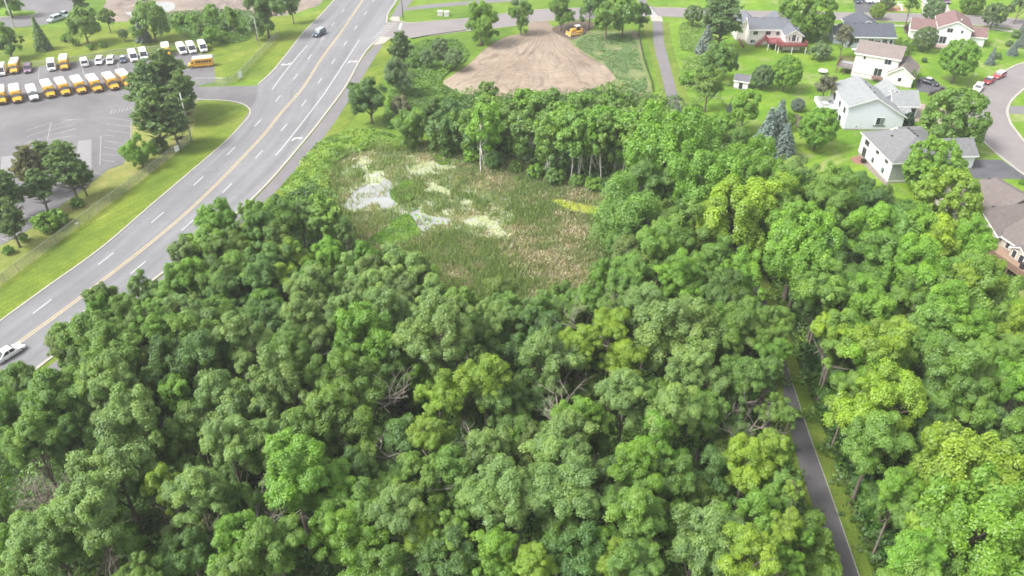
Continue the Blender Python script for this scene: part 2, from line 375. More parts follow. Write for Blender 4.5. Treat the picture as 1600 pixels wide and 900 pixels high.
band('path_verge', [(1000, 34), (1012, 67), (1022, 107), (1035, 160), (1056, 225), (1090, 305), (1140, 400), (1180, 490), (1206, 575), (1228, 690), (1255, 785), (1285, 900), (1295, 950)], [(1046, 34), (1050, 67), (1062, 107), (1078, 160), (1100, 225), (1135, 305), (1183, 400), (1222, 490), (1249, 575), (1287, 670), (1325, 770), (1364, 885), (1385, 950)], .013, M['path_grass'])
sheet('graded_pad', [(693, 130), (708, 117), (733, 100), (760, 75), (790, 58), (824, 50), (826, 36), (850, 30), (864, 42), (885, 58), (897, 73), (915, 85), (935, 97), (963, 118), (945, 132), (900, 145), (830, 152), (760, 150), (720, 145)], .018, M['dirt'])
sheet('weedy_ground', [(897, 74), (884, 58), (910, 50), (960, 48), (996, 50), (1004, 90), (1018, 142), (1005, 155), (950, 150), (940, 130), (963, 118), (935, 97)], .014, M['weeds'])
sheet('dark_soil', [(862, 46), (885, 36), (915, 32), (930, 40), (900, 60), (886, 60)], .022, M['mud'])
sheet('far_earth', [(150, 30), (165, 5), (200, -60), (530, -60), (505, 0), (480, 14), (440, 25), (380, 25), (300, 25), (200, 34)], .012, M['dirt2'])
sheet('puddle', [(232, 8), (245, 4), (262, 3), (274, 8), (268, 16), (250, 19), (236, 17)], .018, M['water'])
sheet('puddle', [(196, 20), (205, 19), (212, 22), (203, 24)], .018, M['water'])

# water and bright mats inside the marsh
def ragged(px, amp=.9, seed=1, k=10):
    rs = random.Random(seed); w2 = catmull(wpts(px), k, True); n = len(w2); out = []
    ph = [(rs.uniform(0, 6.28), rs.uniform(.5, 1), q) for q in (3, 5, 8, 13, 21, 34)]
    for i, (x, y) in enumerate(w2):
        a, b = w2[i-1], w2[(i+1) % n]; dx, dy = b[0]-a[0], b[1]-a[1]; L = math.hypot(dx, dy) or 1
        d = sum(math.sin(i/n*6.28*q+p)*a_/(1+.12*q) for p, a_, q in ph)*amp*.45+rs.uniform(-.25, .25)*amp
        out.append((x-dy/L*d, y+dx/L*d))
    return out
POOLS = [[(538, 316), (550, 303), (565, 293), (575, 289), (588, 287), (598, 280), (610, 284), (616, 297), (612, 310), (622, 319), (600, 327), (585, 317), (562, 328), (540, 326)],
         [(642, 333), (652, 330), (675, 338), (700, 342), (697, 350), (675, 353), (668, 361), (655, 362), (646, 345)]]
WEEDY = [[(548, 249), (562, 247), (580, 256), (596, 268), (602, 280), (590, 284), (574, 290), (566, 272), (552, 262)],
         [(728, 345), (750, 336), (772, 345), (790, 367), (762, 362), (732, 353)],
         [(638, 268), (652, 256), (676, 252), (700, 258), (716, 262), (694, 270), (678, 276), (664, 284), (650, 276)],
         [(660, 286), (676, 280), (690, 292), (716, 306), (740, 316), (720, 320), (690, 310), (664, 300)],
         [(690, 330), (706, 326), (712, 334), (698, 340)], [(618, 292), (632, 288), (642, 296), (628, 302)]]
WET = [(536, 250), (552, 236), (600, 238), (650, 236), (712, 244), (735, 275), (790, 312), (800, 372), (740, 368), (700, 362), (650, 372), (620, 345), (560, 335), (528, 320)]
sheet('wet_marsh', ragged(WET, 1.2, 77), .0145, M['wet'], world=True, smooth=False)
for i, q in enumerate(POOLS): sheet('pond_water', ragged(q, .9, i), .020, M['water'], world=True, smooth=False)
for i, q in enumerate(WEEDY): sheet('duckweed_water', ragged(q, 1.0, i+10), .023, M['duckweed'], world=True, smooth=False)
ALGAE = [(860, 312), (880, 312), (905, 317), (942, 328), (936, 338), (905, 333), (870, 322)]
sheet('algae_mat', ragged(ALGAE, 1.1, 31), .026, M['algae'], world=True, smooth=False)
MOSS = [[(605, 352), (635, 335), (650, 352), (656, 366), (630, 380), (575, 383), (588, 365)], [(675, 243), (700, 240), (706, 252), (688, 258)], [(610, 300), (635, 285), (655, 298), (640, 315), (618, 316)]]
for i, q in enumerate(MOSS): sheet('moss_mat', ragged(q, .9, 41+i), .016, M['moss'], world=True, smooth=False)

# parking lot and its entrance
sheet('parking_lot', [(-90, 130), (0, 112), (55, 105), (125, 95), (190, 85), (250, 81), (333, 85), (337, 127), (306, 136), (400, 134), (440, 140), (420, 200), (389, 181), (391, 172), (380, 164), (355, 158), (325, 156), (215, 166), (206, 195), (203, 240), (192, 257), (170, 264), (142, 286), (54, 354), (37, 364), (0, 384), (-90, 420)], .020, M['lot'], smooth=False)
sheet('asphalt_patch', [(122, 220), (143, 218), (143, 262), (118, 262)], .025, M['patch'], smooth=False, label='pale patch')
sheet('asphalt_patch', [(2, 245), (24, 243), (22, 285), (0, 290)], .025, M['patch'], smooth=False)
sheet('far_parking_lot', [(-90, 46), (0, 44), (40, 42), (74, 38), (92, 22), (116, 16), (120, -60), (-90, -60)], .014, M['lot'], smooth=False)
sheet('far_lot_island', [(-60, 26), (40, 25), (57, 20), (50, 17), (30, 15), (25, 8), (0, 6), (-60, 6)], .020, M['lawn'])
kerb([(0, 27), (40, 25.5), (55, 22), (58, 19)], .5)

LE = [(-90, 567), (0, 501), (70, 450), (160, 385), (245, 312), (345, 227), (372, 200), (400, 155), (403, 132), (415, 122), (430, 107), (450, 82), (475, 50), (500, 25), (522, 0), (545, -30), (570, -66)]
RE = [(-90, 682), (0, 619), (85, 555), (207, 462), (285, 402), (400, 305), (472, 224), (507, 180), (540, 135), (565, 90), (580, 71), (594, 58), (604, 38), (607, 20), (617, 5), (624, -8), (640, -36), (655, -66)]
def band_uv(name, left, right, z, mat, n=140):
    def res(pts):
        pts = [Vector(p) for p in pts]; d = [0]
        for a, b in zip(pts, pts[1:]): d.append(d[-1]+(b-a).length)
        out = []; j = 0
        for i in range(n):
            t = d[-1]*i/(n-1)
            while j < len(pts)-2 and d[j+1] < t: j += 1
            out.append(pts[j].lerp(pts[j+1], min(1, (t-d[j])/max(1e-6, d[j+1]-d[j]))))
        return out, d[-1]
    (a, La), (b, Lb) = res(chain(left)), res(chain(right)); me = bpy.data.meshes.new(name)
    me.from_pydata([(p.x, p.y, z) for p in a]+[(p.x, p.y, z) for p in b], [], [(i, n+i, n+i+1, i+1) for i in range(n-1)])
    uv = me.uv_layers.new(name='UVMap')
    for l in me.loops: k = l.vertex_index; i = k % n; uv.data[l.index].uv = (0 if k < n else (a[i]-b[i]).length, La*i/(n-1))
    me.materials.append(mat); o = link(bpy.data.objects.new(name, me))
    if me.polygons[0].normal.z < 0: me.flip_normals()
    o['kind'] = 'structure'; return o
road = band_uv('road', LE, RE, .028, M['road'])
TL = [(-60, 668), (0, 629), (85, 566), (130, 531), (207, 467), (285, 406), (400, 309), (472, 228), (507, 184), (540, 139), (565, 94), (580, 76), (590, 68)]
TR = [(-60, 700), (0, 657), (85, 589), (130, 555), (230, 472), (330, 392), (427, 303), (500, 222), (540, 165), (570, 115), (598, 70)]
band('trail', TL, TR, .016, M['trail'])
sheet('kerb_ramp', [(580, 71), (594, 58), (612, 58), (600, 68)], .033, M['concrete'], smooth=False)
sheet('kerb_ramp', [(608, 30), (612, 26), (624, 26), (625, 33), (614, 33)], .033, M['concrete'], smooth=False)
band('trail', [(611, 27), (618, 14), (630, -6), (660, -60)], [(625, 28), (634, 14), (650, -6), (690, -60)], .016, M['trail'])
band('trail', [(630, 13), (670, 7), (730, 2), (800, -3), (900, -10)], [(632, 17), (680, 12), (740, 7), (800, 2), (900, -5)], .019, M['trail'])

ST = [(590, 36), (620, 33), (640, 36), (680, 33), (730, 29), (800, 20), (832, 16), (900, 13), (960, 10), (1020, 12), (1065, 13), (1160, 17), (1307, 20), (1440, 22), (1550, 26), (1600, 31), (1760, 48)]
SB = [(585, 66), (614, 60), (640, 59), (680, 55), (725, 49), (800, 41), (832, 34), (915, 30), (960, 27), (1015, 25), (1065, 27), (1160, 28), (1307, 31), (1380, 33), (1435, 35), (1535, 40), (1600, 47), (1760, 68)]
band('side_street', ST, SB, .024, M['street'])
kerb([(622, 32), (640, 36), (680, 33), (730, 29), (800, 20), (832, 16), (900, 13), (975, 10)], .4)
kerb(SB[2:10], .35); kerb(ST[9:], .4); kerb(SB[11:], .4)
sheet('footpath', [(1385, 38.5), (1437, 40), (1437, 42), (1385, 40.5)], .012, M['concrete'], smooth=False)
sheet('footpath', [(1530, 43), (1560, 44.5), (1600, 50), (1700, 62), (1700, 66), (1600, 53), (1555, 47), (1530, 45)], .012, M['concrete'], smooth=False)
sheet('footpath', [(1160, 30.5), (1300, 37), (1345, 38), (1345, 39.6), (1300, 38.8), (1160, 33)], .012, M['concrete'], smooth=False)

# the bending residential street on the right with its round island
CL = [(1720, 72), (1640, 86), (1600, 98), (1585, 103), (1570, 111), (1548, 122), (1528, 134), (1508, 149), (1500, 165), (1502, 185), (1515, 205), (1537, 222), (1557, 240), (1580, 258), (1600, 273), (1700, 340)]
CR = [(1720, 90), (1660, 110), (1610, 133), (1592, 146), (1580, 158), (1575, 168), (1574, 177), (1579, 193), (1590, 208), (1605, 226), (1640, 260), (1720, 310)]
band('residential_street', CL, CR, .018, M['street'])
kerb(CL, .5); kerb(CR, .55)
sheet('garden_path', [(1576, 165.5), (1700, 168), (1700, 183), (1576, 177.5)], .022, M['trail'], smooth=False)
sheet('driveway', [(1431, 122), (1467, 133), (1493, 141.5), (1521, 145), (1504, 156), (1480, 150), (1458, 147), (1432, 142)], .012, M['drive'], smooth=False)
sheet('driveway', [(1425, 161), (1448, 163), (1500, 178), (1500, 196), (1443, 190), (1427, 190)], .012, M['pinkdrive'], smooth=False)
sheet('driveway', [(1508, 250), (1563, 249), (1600, 273), (1640, 300), (1600, 280), (1514, 279)], .012, M['drive'], smooth=False)
sheet('driveway', [(1333, 0), (1330, -30), (1380, -30), (1374, 10), (1367, 19.5), (1337, 19.5)], .012, M['drive'], smooth=False)
sheet('driveway', [(1439, 0), (1436, -30), (1478, -30), (1481, 8), (1488, 24), (1441, 23)], .012, M['concrete'], smooth=False)
sheet('patio', [(1575, 425), (1600, 415), (1660, 430), (1660, 452), (1600, 447), (1578, 441)], .014, M['concrete'], smooth=False)
sheet('mulch_bed', [(1240, 178), (1248, 180), (1252, 190), (1257, 200), (1244, 198), (1239, 188)], .012, M['mud'])
sheet('mulch_bed', [(1412, 41), (1424, 42), (1426, 52), (1416, 54)], .012, M['mud'])
sheet('brick_patio', [(1329, 247), (1344, 244), (1352, 252), (1352, 256), (1337, 256)], .012, simple('brick_paving', (0.26, 0.13, 0.10), .9, .25, 1.0, obj=False, fine=.3))
sheet('gravel_edge', [(1344, 240), (1352, 250), (1388, 288), (1384, 290), (1348, 256), (1340, 244)], .010, simple('gravel_bed', (0.22, 0.19, 0.16), .95, .25, 1.0, obj=False, fine=.35))

# bike path
PL = [(985, -60), (997, 0), (1010, 11), (1019, 32), (1021, 67), (1031, 107), (1044, 160), (1065, 225), (1100, 305), (1150, 400), (1190, 490), (1216, 575), (1239, 690), (1268, 785), (1300, 887), (1315, 940)]
PR = [(995, -60), (1009, 0), (1022, 12), (1034, 34), (1038, 67), (1048, 107), (1062, 160), (1083, 225), (1118, 305), (1166, 400), (1205, 490), (1231, 575), (1264, 675), (1298, 770), (1337, 882), (1357, 940)]
band('bike_path', PL[:9], PR[:9], .033, M['trail']); band('bike_path', PL[8:], PR[8:], .036, M['path'])  # far stretch gets paler asphalt: haze and vignette put into its colour
sheet('path_edge_line', chain([(1231, 575), (1264, 675), (1298, 770), (1337, 882), (1357, 940)]) + offset_line(chain([(1231, 575), (1264, 675), (1298, 770), (1337, 882), (1357, 940)]), -.11)[::-1], .040, M['oldpaint'], smooth=False, world=True)
sheet('kerb_ramp', [(1016, 25), (1034, 26), (1036, 34), (1018, 33)], .040, M['concrete'], smooth=False)

# kerbs of the main road
kerb(RE[:11] + [(592, 61)], .5); kerb([(604, 36), (605, 27), (607, 20), (617, 5), (624, -8), (640, -36), (655, -66)], .5)
kerb(LE[8:], .45); kerb([(306, 155), (325, 156), (355, 157.5), (378, 162), (390, 171), (389, 182), (372, 201), (345, 228), (245, 313), (160, 386), (70, 451), (0, 502), (-90, 568)], .35, .10)

# paint
def dashes(name, centres, L, wd, mat, parent):
    mb = MB(); w2 = wpts(centres)
    for i, p in enumerate(w2):
        a = w2[max(i-1, 0)]; b = w2[min(i+1, len(w2)-1)]; d = Vector((b[0]-a[0], b[1]-a[1])).normalized()
        strip_mb(mb, [(p[0]-d.x*L/2, p[1]-d.y*L/2), (p[0]+d.x*L/2, p[1]+d.y*L/2)], wd, .033)
    return mb.build(name, mat, parent)
RD = [(5, 581), (118, 496), (216, 418), (293, 352), (355, 294), (405, 241), (444, 199), (475, 161), (500, 126), (521, 96), (539.5, 68), (556, 43), (571, 21), (584, 1)]
LD = [(-45, 565), (66, 479), (166, 404), (246, 340), (310, 283), (361, 236), (403, 192), (434.5, 154), (462, 119.5), (484, 89), (504, 60), (520.5, 37.5), (536, 17)]
dashes('lane_dashes', RD, 3.9, .19, M['paint'], road); dashes('lane_dashes', LD, 3.9, .19, M['paint'], road)
YL = [(-60, 600), (0, 556), (37, 530), (145, 450), (292, 332), (400, 224), (437, 179), (475, 135), (502, 92), (535, 47), (567, 0), (590, -36), (606, -66)]
mb = MB(); c2 = chain(YL); strip_mb(mb, c2, .17, .033, None, .22); strip_mb(mb, c2, .17, .033, None, -.22); mb.build('centre_line', M['yellow'], road)
mb = MB(); strip_mb(mb, chain([(425, 140), (452, 104), (480, 71)]), .2, .033); strip_mb(mb, chain([(430, 243), (446, 225), (504, 150), (535, 103), (562, 62)]), .2, .033)
mb.build('turn_lane_line', M['paint'], road)
def arrow(px, ang, parent, s=1.0):
    x, y, _ = G(*px); m = Matrix.Translation((x, y, .033)) @ Matrix.Rotation(ang, 4, 'Z')
    pts = [(-.85, -1.3), (-.45, -1.35), (-.3, -.5), (.1, -.15), (.6, -.1), (.6, -.6), (1.35, .15), (.6, .85), (.6, .4), (-.1, .35), (-.7, -.1)]
    mb = MB(); mb.add([m @ Vector((a*s, b*s, 0)) for a, b in pts], [tuple(range(len(pts)))]); return mb.build('turn_arrow', M['paint'], parent)
arrow((464, 216), R_(-8), road, 1.0); arrow((551, 96), R_(-14), road, 1.1); arrow((447, 101), R_(172), road, 1.1)
mb = MB()
for i in range(9):      # crosswalk bars over the side street
    t = i/8; c = (588+24*t, 60-23*t); x, y, _ = G(*c); mb.box(x-1.4, x+1.4, y-.3, y+.3, .033, .034)
mb.build('crosswalk', M['oldpaint'], road)
mb = MB(); a, b = G(624, 46), G(627, 36.5); strip_mb(mb, [a[:2], b[:2]], .6, .034); mb.build('stop_line', M['paint'], road)
cw = MB()
for i in range(6):
    x, y, _ = G(1011+2.2*i, 12.5+2.5*i); cw.box(x-1.3, x+1.3, y-.4, y+.4, .040, .041)
tag(cw.build('crosswalk', M['paint']), kind='structure')
# parking bay lines: pixel end points on the lot
bay = MB()
def ln(a, b, wd=.14): strip_mb(bay, wpts([a, b]), wd, .026)
for q in [((80, 191), (74, 219)), ((79, 197), (112, 188)), ((79, 204), (118, 194)), ((78, 211), (118, 202)), ((77, 219), (118, 211)), ((40, 205), (78, 192)), ((42, 214), (76, 203)), ((38, 224), (74, 214)), ((95, 190), (112, 187)),
          ((168, 184), (203, 189)), ((166, 193), (203, 198)), ((165, 203), (202, 208)), ((164, 211), (180, 213)), ((163, 220), (182, 223)), ((162, 230), (182, 233)), ((161, 240), (181, 243)), ((160, 250), (180, 253)), ((205, 190), (204, 215)), ((158, 212), (156, 258)),
          ((147, 270), (160, 273)), ((128, 289), (138, 293)), ((95, 296), (110, 300)), ((98, 309), (108, 312)), ((35, 337), (56, 341)), ((30, 350), (52, 355)), ((0, 372), (12, 376)), ((120, 190), (92, 197)), ((120, 200), (95, 208)),
          ((126, 96), (131, 116)), ((61, 106), (60, 125)), ((184, 98), (186, 112)), ((217, 96), (216, 108)), ((130, 188), (96, 186))]: ln(*q)
for i in range(6): ln((172+6*i, 176-1*i+2), (176+6*i, 171-1*i+1), .18)
o = bay.build('bay_lines', M['oldpaint']); o['kind'] = 'structure'
ruts = MB(); rs = random.Random(3)
for q in [[(846, 44), (838, 70), (800, 100), (740, 125)], [(856, 46), (880, 80), (915, 105), (948, 122)], [(720, 130), (780, 118), (850, 126), (930, 118)], [(745, 112), (800, 108), (860, 112), (905, 100)], [(842, 48), (822, 85), (800, 110)]]:
    c3 = chain(q); o_ = rs.uniform(-.4, .4); strip_mb(ruts, c3, .30, .0225, None, 1.0+o_); strip_mb(ruts, c3, .30, .0225, None, -1.0+o_)
o = ruts.build('wheel_ruts', simple('rut_soil', (.225, .172, .122), .95, .3, .8, obj=False, fine=.4)); o['kind'] = 'structure'
# seams and old patches on the far rows: wheel stops under the buses, and thin crack sealing
# ------------------------------------------------------------------ vegetation meshes
rg = np.random.default_rng(11)
def quad_mesh(name, C, N, size, mat, v=None, col=None, asp=1.5, rs=None):
    """leaf-sized rhombic faces at centres C facing N"""
    rs = rs or rg
    n = len(C); N = N/np.linalg.norm(N, axis=1, keepdims=True)
    r = rs.normal(size=(n, 3)); U = np.cross(N, r); U /= np.linalg.norm(U, axis=1, keepdims=True); V = np.cross(N, U)
    s = size*rs.uniform(.65, 1.35, n) if np.isscalar(size) else size
    U = U*(s*asp*.5)[:, None]; V = V*(s*.5)[:, None]
    fold = N*(s*.12)[:, None]
    P = np.stack([C-U, C-V+fold, C+U, C+V+fold], 1).reshape(-1, 3).astype(np.float32)
    me = bpy.data.meshes.new(name); me.vertices.add(4*n); me.vertices.foreach_set('co', P.ravel())
    me.loops.add(4*n); me.loops.foreach_set('vertex_index', np.arange(4*n, dtype=np.int32))
    me.polygons.add(n); me.polygons.foreach_set('loop_start', np.arange(0, 4*n, 4, dtype=np.int32)); me.polygons.foreach_set('loop_total', np.full(n, 4, np.int32))
    if v is not None:
        a = me.attributes.new('v', 'FLOAT', 'POINT'); a.data.foreach_set('value', np.repeat(v, 4).astype(np.float32))
    if col is not None:
        a = me.attributes.new('col', 'FLOAT_COLOR', 'POINT'); a.data.foreach_set('color', np.concatenate([np.repeat(col, 4, 0), np.ones((4*n, 1))], 1).astype(np.float32).ravel())
    me.update(calc_edges=True); me.materials.append(mat); return me
def unit(a): return a/np.linalg.norm(a, axis=-1, keepdims=True)
def crown_pts(seed, nl, per, lr=(.24, .36), vert=1.15, low=-.55, sub=9, out=(.55, .82), wild=.18, up=.55, elong=1.0, subr=.34, shape=None):
    rs = np.random.default_rng(seed)
    i = np.arange(nl)+.5; z = 1-(1-low)*i/nl; ph = i*2.39996+rs.uniform(0, 6)
    r = np.sqrt(np.clip(1-z*z, 0, 1)); D = unit(np.stack([r*np.cos(ph), r*np.sin(ph), z], 1)+rs.normal(0, .14, (nl, 3)))
    rad = np.minimum(rs.uniform(out[0], out[1], nl)*(1+np.clip(rs.normal(0, wild, nl), -1.4*wild, 1.1*wild)), .98)
    Lc = D*rad[:, None]*np.array([1, 1, vert])
    if shape: Lc = shape(Lc, rs)
    inner = rs.normal(0, .28, (max(3, nl//5), 3)); Lc = np.concatenate([Lc, inner]); D = np.concatenate([D, unit(inner+np.array([0, 0, .5]))])
    n2 = len(Lc); R = rs.uniform(lr[0], lr[1], n2)
    C = []; N = []; Vv = []; 
    for k in range(n2):
        sd = unit(rs.normal(size=(sub, 3))+D[k]*.9+np.array([0, 0, up])); sc_ = Lc[k]+sd*R[k]*.72*np.array([1, 1, elong])
        tone = rs.normal(.5, .13); q = per//sub
        for j in range(sub):
            t2 = tone+rs.normal(0, .08)
            d = unit(rs.normal(size=(q, 3))+sd[j]*.6+np.array([0, 0, .35]))
            rr = R[k]*subr*rs.uniform(.5, 1.15, q)
            C.append(sc_[j]+d*rr[:, None]*np.array([1, 1, elong])); N.append(d*.9+sd[j]*.35+np.array([0, 0, .45])+rs.normal(0, .5, (q, 3)))
            Vv.append(np.clip(rs.normal(t2, .14, q), 0, 1))
    return np.concatenate(C), np.concatenate(N), np.concatenate(Vv), Lc, R
def make_trunk(name, lobes, mat, seed, rad=.055, bend=.05, nlimb=10, base=1.0, multi=1, top=.35):
    """unit trunk: z from -base (ground) to the crown centre at 0, limbs on to the lobes"""
    rs = random.Random(seed); mb = MB()
    for m_ in range(multi):
        a = rs.uniform(0, 6.3); ox = .0 if multi == 1 else .16
        pts = [(math.cos(a)*ox*(1-t)*.6+math.cos(a)*ox*t*2.2+rs.uniform(-bend, bend)*t, math.sin(a)*ox*(1-t)*.6+math.sin(a)*ox*t*2.2+rs.uniform(-bend, bend)*t, -base+t*(base+top)) for t in (0, .08, .25, .45, .65, .85, 1)]
        f = 1 if multi == 1 else .6
        mb.tube(pts, [rad*f*k for k in (1.6, 1.15, 1, .85, .65, .45, .2)], 7)
        ids = list(range(len(lobes))); rs.shuffle(ids)
        for i in ids[:nlimb//multi]:
            L = lobes[i]; t = rs.uniform(.45, .9); j = int(t*6); p = Vector(pts[j]); e = Vector(L)*.96
            mid = p.lerp(e, .5)+Vector((rs.uniform(-.06, .06), rs.uniform(-.06, .06), rs.uniform(-.1, .02)))
            mb.tube([p, mid, e], [rad*.45*f, rad*.28*f, rad*.1*f], 5)
            for _ in range(2):
                d = Vector((rs.uniform(-.3, .3), rs.uniform(-.3, .3), rs.uniform(.0, .3))); mb.tube([mid, mid+d*.6, mid+d], [rad*.2, rad*.13, rad*.05], 4)
    o = mb.build(name, mat, smooth=True); me = o.data; bpy.data.objects.remove(o); return me
PROTO = {}
def proto(kind, idx, cm, tm): PROTO.setdefault(kind, []).append((cm, tm))
def std(kind, seed, nl, per, leaf, mat='bark', trunk={}, **k):
    C, N, V, L, R = crown_pts(seed, nl, per, **k)
    C += np.random.default_rng(seed+5).normal(0, .012, C.shape)
    proto(kind, seed, quad_mesh('crown', C, N, leaf, M['leaf'], V, rs=np.random.default_rng(seed+9)), make_trunk('trunk', [tuple(x) for x in L], M[mat], seed, **trunk))
TB = dict(base=1.0)
def limbs(k0, k1, spread, zr, tight):
    def f(Lc, rs):
        n = len(Lc); k = rs.integers(k0, k1+1); a = np.arange(k)*2.4+rs.uniform(0, 6); rr = rs.uniform(.25, 1, k)*spread; z = rs.uniform(zr[0], zr[1], k)*(1.25-.55*rr)
        tips = np.stack([np.cos(a)*rr, np.sin(a)*rr, z], 1); tips[0] = (rs.normal(0, .1), rs.normal(0, .1), zr[1]); w_ = rs.integers(0, k, n)
        w_[:k] = np.arange(k); out = tips[w_]+rs.normal(0, 1, (n, 3))*np.array([tight, tight, tight*.8]); core = rs.random(n) < .16; out[core] = rs.normal(0, .3, (core.sum(), 3))-np.array([0, 0, .15])
        q = np.linalg.norm(out*np.array([1, 1, .8]), axis=1, keepdims=True); return out*np.minimum(1, 1.02/q)
    return f
for s in range(9): std('wood', 20+s, 46+s % 3*6, 860, .037, lr=(.13, .27), sub=7, subr=.62, up=.5, shape=limbs(5, 9, .82, (-.35, .95), .21))
for s in range(5): std('feather', 40+s, 44, 760, .034, lr=(.14, .28), sub=6, subr=.9, elong=1.15, shape=limbs(4, 7, .75, (-.4, 1.0), .24))
for s in range(4): std('far', 140+s, 24, 420, .068, lr=(.24, .38), vert=1.1, wild=.2, out=(.5, .85), sub=7, subr=.5)
for s in range(3): std('poplar', 50+s, 44, 700, .040, lr=(.18, .27), vert=1.2, out=(.55, .92), elong=1.6, up=.9, wild=.18, subr=.5)
for s in range(3): std('maple', 60+s, 120, 260, .042, lr=(.13, .18), vert=1.0, out=(.78, .90), wild=.05, low=-.8, subr=.4, trunk=dict(nlimb=12))
for s in range(3): std('aspen', 70+s, 26, 260, .09, mat='pale', lr=(.24, .38), vert=1.5, wild=.2, low=-.8, subr=.5, trunk=dict(rad=.062, bend=.16, nlimb=10, multi=2))
for s in range(3): std('shrub', 80+s, 22, 260, .11, lr=(.26, .4), vert=.8, low=-.3, wild=.15, trunk=dict(multi=3, rad=.04, nlimb=9))
for s in range(2): std('willow', 90+s, 30, 420, .07, lr=(.25, .34), vert=1.05, low=-.75, wild=.1, out=(.6, .78), trunk=dict(multi=3, rad=.045, nlimb=12))
for s in range(2): std('cone', 100+s, 60, 190, .06, lr=(.12, .17), vert=1.0, low=-1, out=(.8, .9), wild=.03, elong=1.8, up=1.2, shape=lambda L, rs: L*np.stack([.45+.5*(1-L[:, 2])/2]*2+[L[:, 2]*0+1.9], 1))
# needle trees
def pine(seed, layers=10, per=11, open_=True):
    rs = np.random.default_rng(seed); C = []; N = []; V = []; mb = MB()
    mb.tube([(0, 0, -1), (rs.uniform(-.06, .06), rs.uniform(-.06, .06), -.4), (rs.uniform(-.1, .1), rs.uniform(-.1, .1), .2), (0, 0, 1.1)], [.075, .055, .04, .012], 7)
    for l in range(layers):
        t = l/(layers-1); z = -.55+1.65*t; rr = (1.0-.72*t**1.7)*(.65+.35*math.sin(min(1, t*3)*PI/2))
        for k in range(per if t < .8 else per//2+1):
            a = rs.uniform(0, 6.283); r = rr*rs.uniform(.55, 1.08); e = np.array([math.cos(a)*r, math.sin(a)*r, z+rs.uniform(-.05, .12)])
            mb.tube([(0, 0, z-.12), tuple(e*np.array([.6, .6, 1])-np.array([0, 0, .05])), tuple(e)], [.022, .014, .004], 4)
            for q in range(5):
                f = rs.uniform(.45, 1.05); c0 = e*np.array([f, f, 1])+rs.normal(0, .07, 3)*np.array([1, 1, .5])
                m = 26; d = unit(rs.normal(size=(m, 3))*np.array([1, 1, .6])+np.array([0, 0, .35])); C.append(c0+d*.13*rs.uniform(.3, 1, (m, 1))*np.array([1, 1, .6])); N.append(rs.normal(size=(m, 3))+np.array([0, 0, .8])); V.append(np.clip(rs.normal(.5+rs.normal(0, .1), .15, m), 0, 1))
    o = mb.build('trunk', M['bark'], smooth=True); tm = o.data; bpy.data.objects.remove(o)
    proto('pine', seed, quad_mesh('crown', np.concatenate(C), np.concatenate(N), .065, M['leaf'], np.concatenate(V), asp=2.4), tm)
def spruce(seed, layers=20):
    rs = np.random.default_rng(seed); C = []; N = []; V = []; mb = MB()
    mb.tube([(0, 0, -1), (0, 0, 0), (0, 0, 1.55)], [.06, .045, .008], 6)
    for l in range(layers):
        t = l/(layers-1); z = -.85+2.4*t; rr = 1.0*(1-t)**.85*.95+.04; nb = int(5+14*(1-t))
        for k in range(nb):
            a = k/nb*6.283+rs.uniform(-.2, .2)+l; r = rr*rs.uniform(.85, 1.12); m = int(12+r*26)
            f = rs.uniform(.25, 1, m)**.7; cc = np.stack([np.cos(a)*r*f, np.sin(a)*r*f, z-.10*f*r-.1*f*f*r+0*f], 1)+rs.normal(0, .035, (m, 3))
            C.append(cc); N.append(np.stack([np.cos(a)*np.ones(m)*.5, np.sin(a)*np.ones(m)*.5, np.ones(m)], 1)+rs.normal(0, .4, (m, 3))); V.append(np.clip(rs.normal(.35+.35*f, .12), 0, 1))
    o = mb.build('trunk', M['bark']); tm = o.data; bpy.data.objects.remove(o)
    proto('spruce', seed, quad_mesh('crown', np.concatenate(C), np.concatenate(N), .075, M['leaf'], np.concatenate(V), asp=2.0), tm)
for s in (1, 2, 3): pine(200+s)
for s in (1, 2): spruce(300+s)

TONE = {'G': (.150, .272, .040), 'D': (.105, .205, .040), 'L': (.186, .300, .076), 'Y': (.215, .335, .028), 'B': (.158, .308, .028), 'K': (.045, .09, .035), 'S': (.165, .225, .220), 'P': (.140, .230, .082), 'R': (.09, .06, .055), 'O': (.17, .185, .10), 'U': (.085, .020, .045)}
TONE_WORD = {'G': 'mid green', 'D': 'dark green', 'L': 'pale grey-green', 'Y': 'yellow-green', 'B': 'bright green', 'K': 'very dark green', 'S': 'blue-grey', 'P': 'deep green', 'R': 'dark purple', 'O': 'olive brown'}
KN = {'wood': 'broadleaf_tree', 'feather': 'feathery_tree', 'far': 'broadleaf_tree', 'poplar': 'poplar_tree', 'maple': 'maple_tree', 'aspen': 'aspen_tree', 'shrub': 'shrub', 'willow': 'willow_tree', 'cone': 'columnar_arborvitae', 'pine': 'pine_tree', 'spruce': 'spruce_tree'}
KC = {'shrub': 'shrub', 'cone': 'arborvitae'}
HC = {'wood': 9.5, 'feather': 7, 'far': 6, 'poplar': 10.5, 'maple': None, 'aspen': 9.5, 'shrub': None, 'willow': None, 'cone': None, 'pine': None, 'spruce': None}
HF = {'maple': 1.35, 'shrub': .62, 'willow': 1.0, 'cone': 1.75, 'pine': 1.5, 'spruce': 1.0}
TREES = []
PATHC = chain([((a[0]+b[0])/2, (a[1]+b[1])/2) for a, b in zip(PL, PR)])
RS = {'wood': 1.06, 'feather': 1.06, 'far': .96, 'poplar': .98, 'maple': .95, 'aspen': .95}
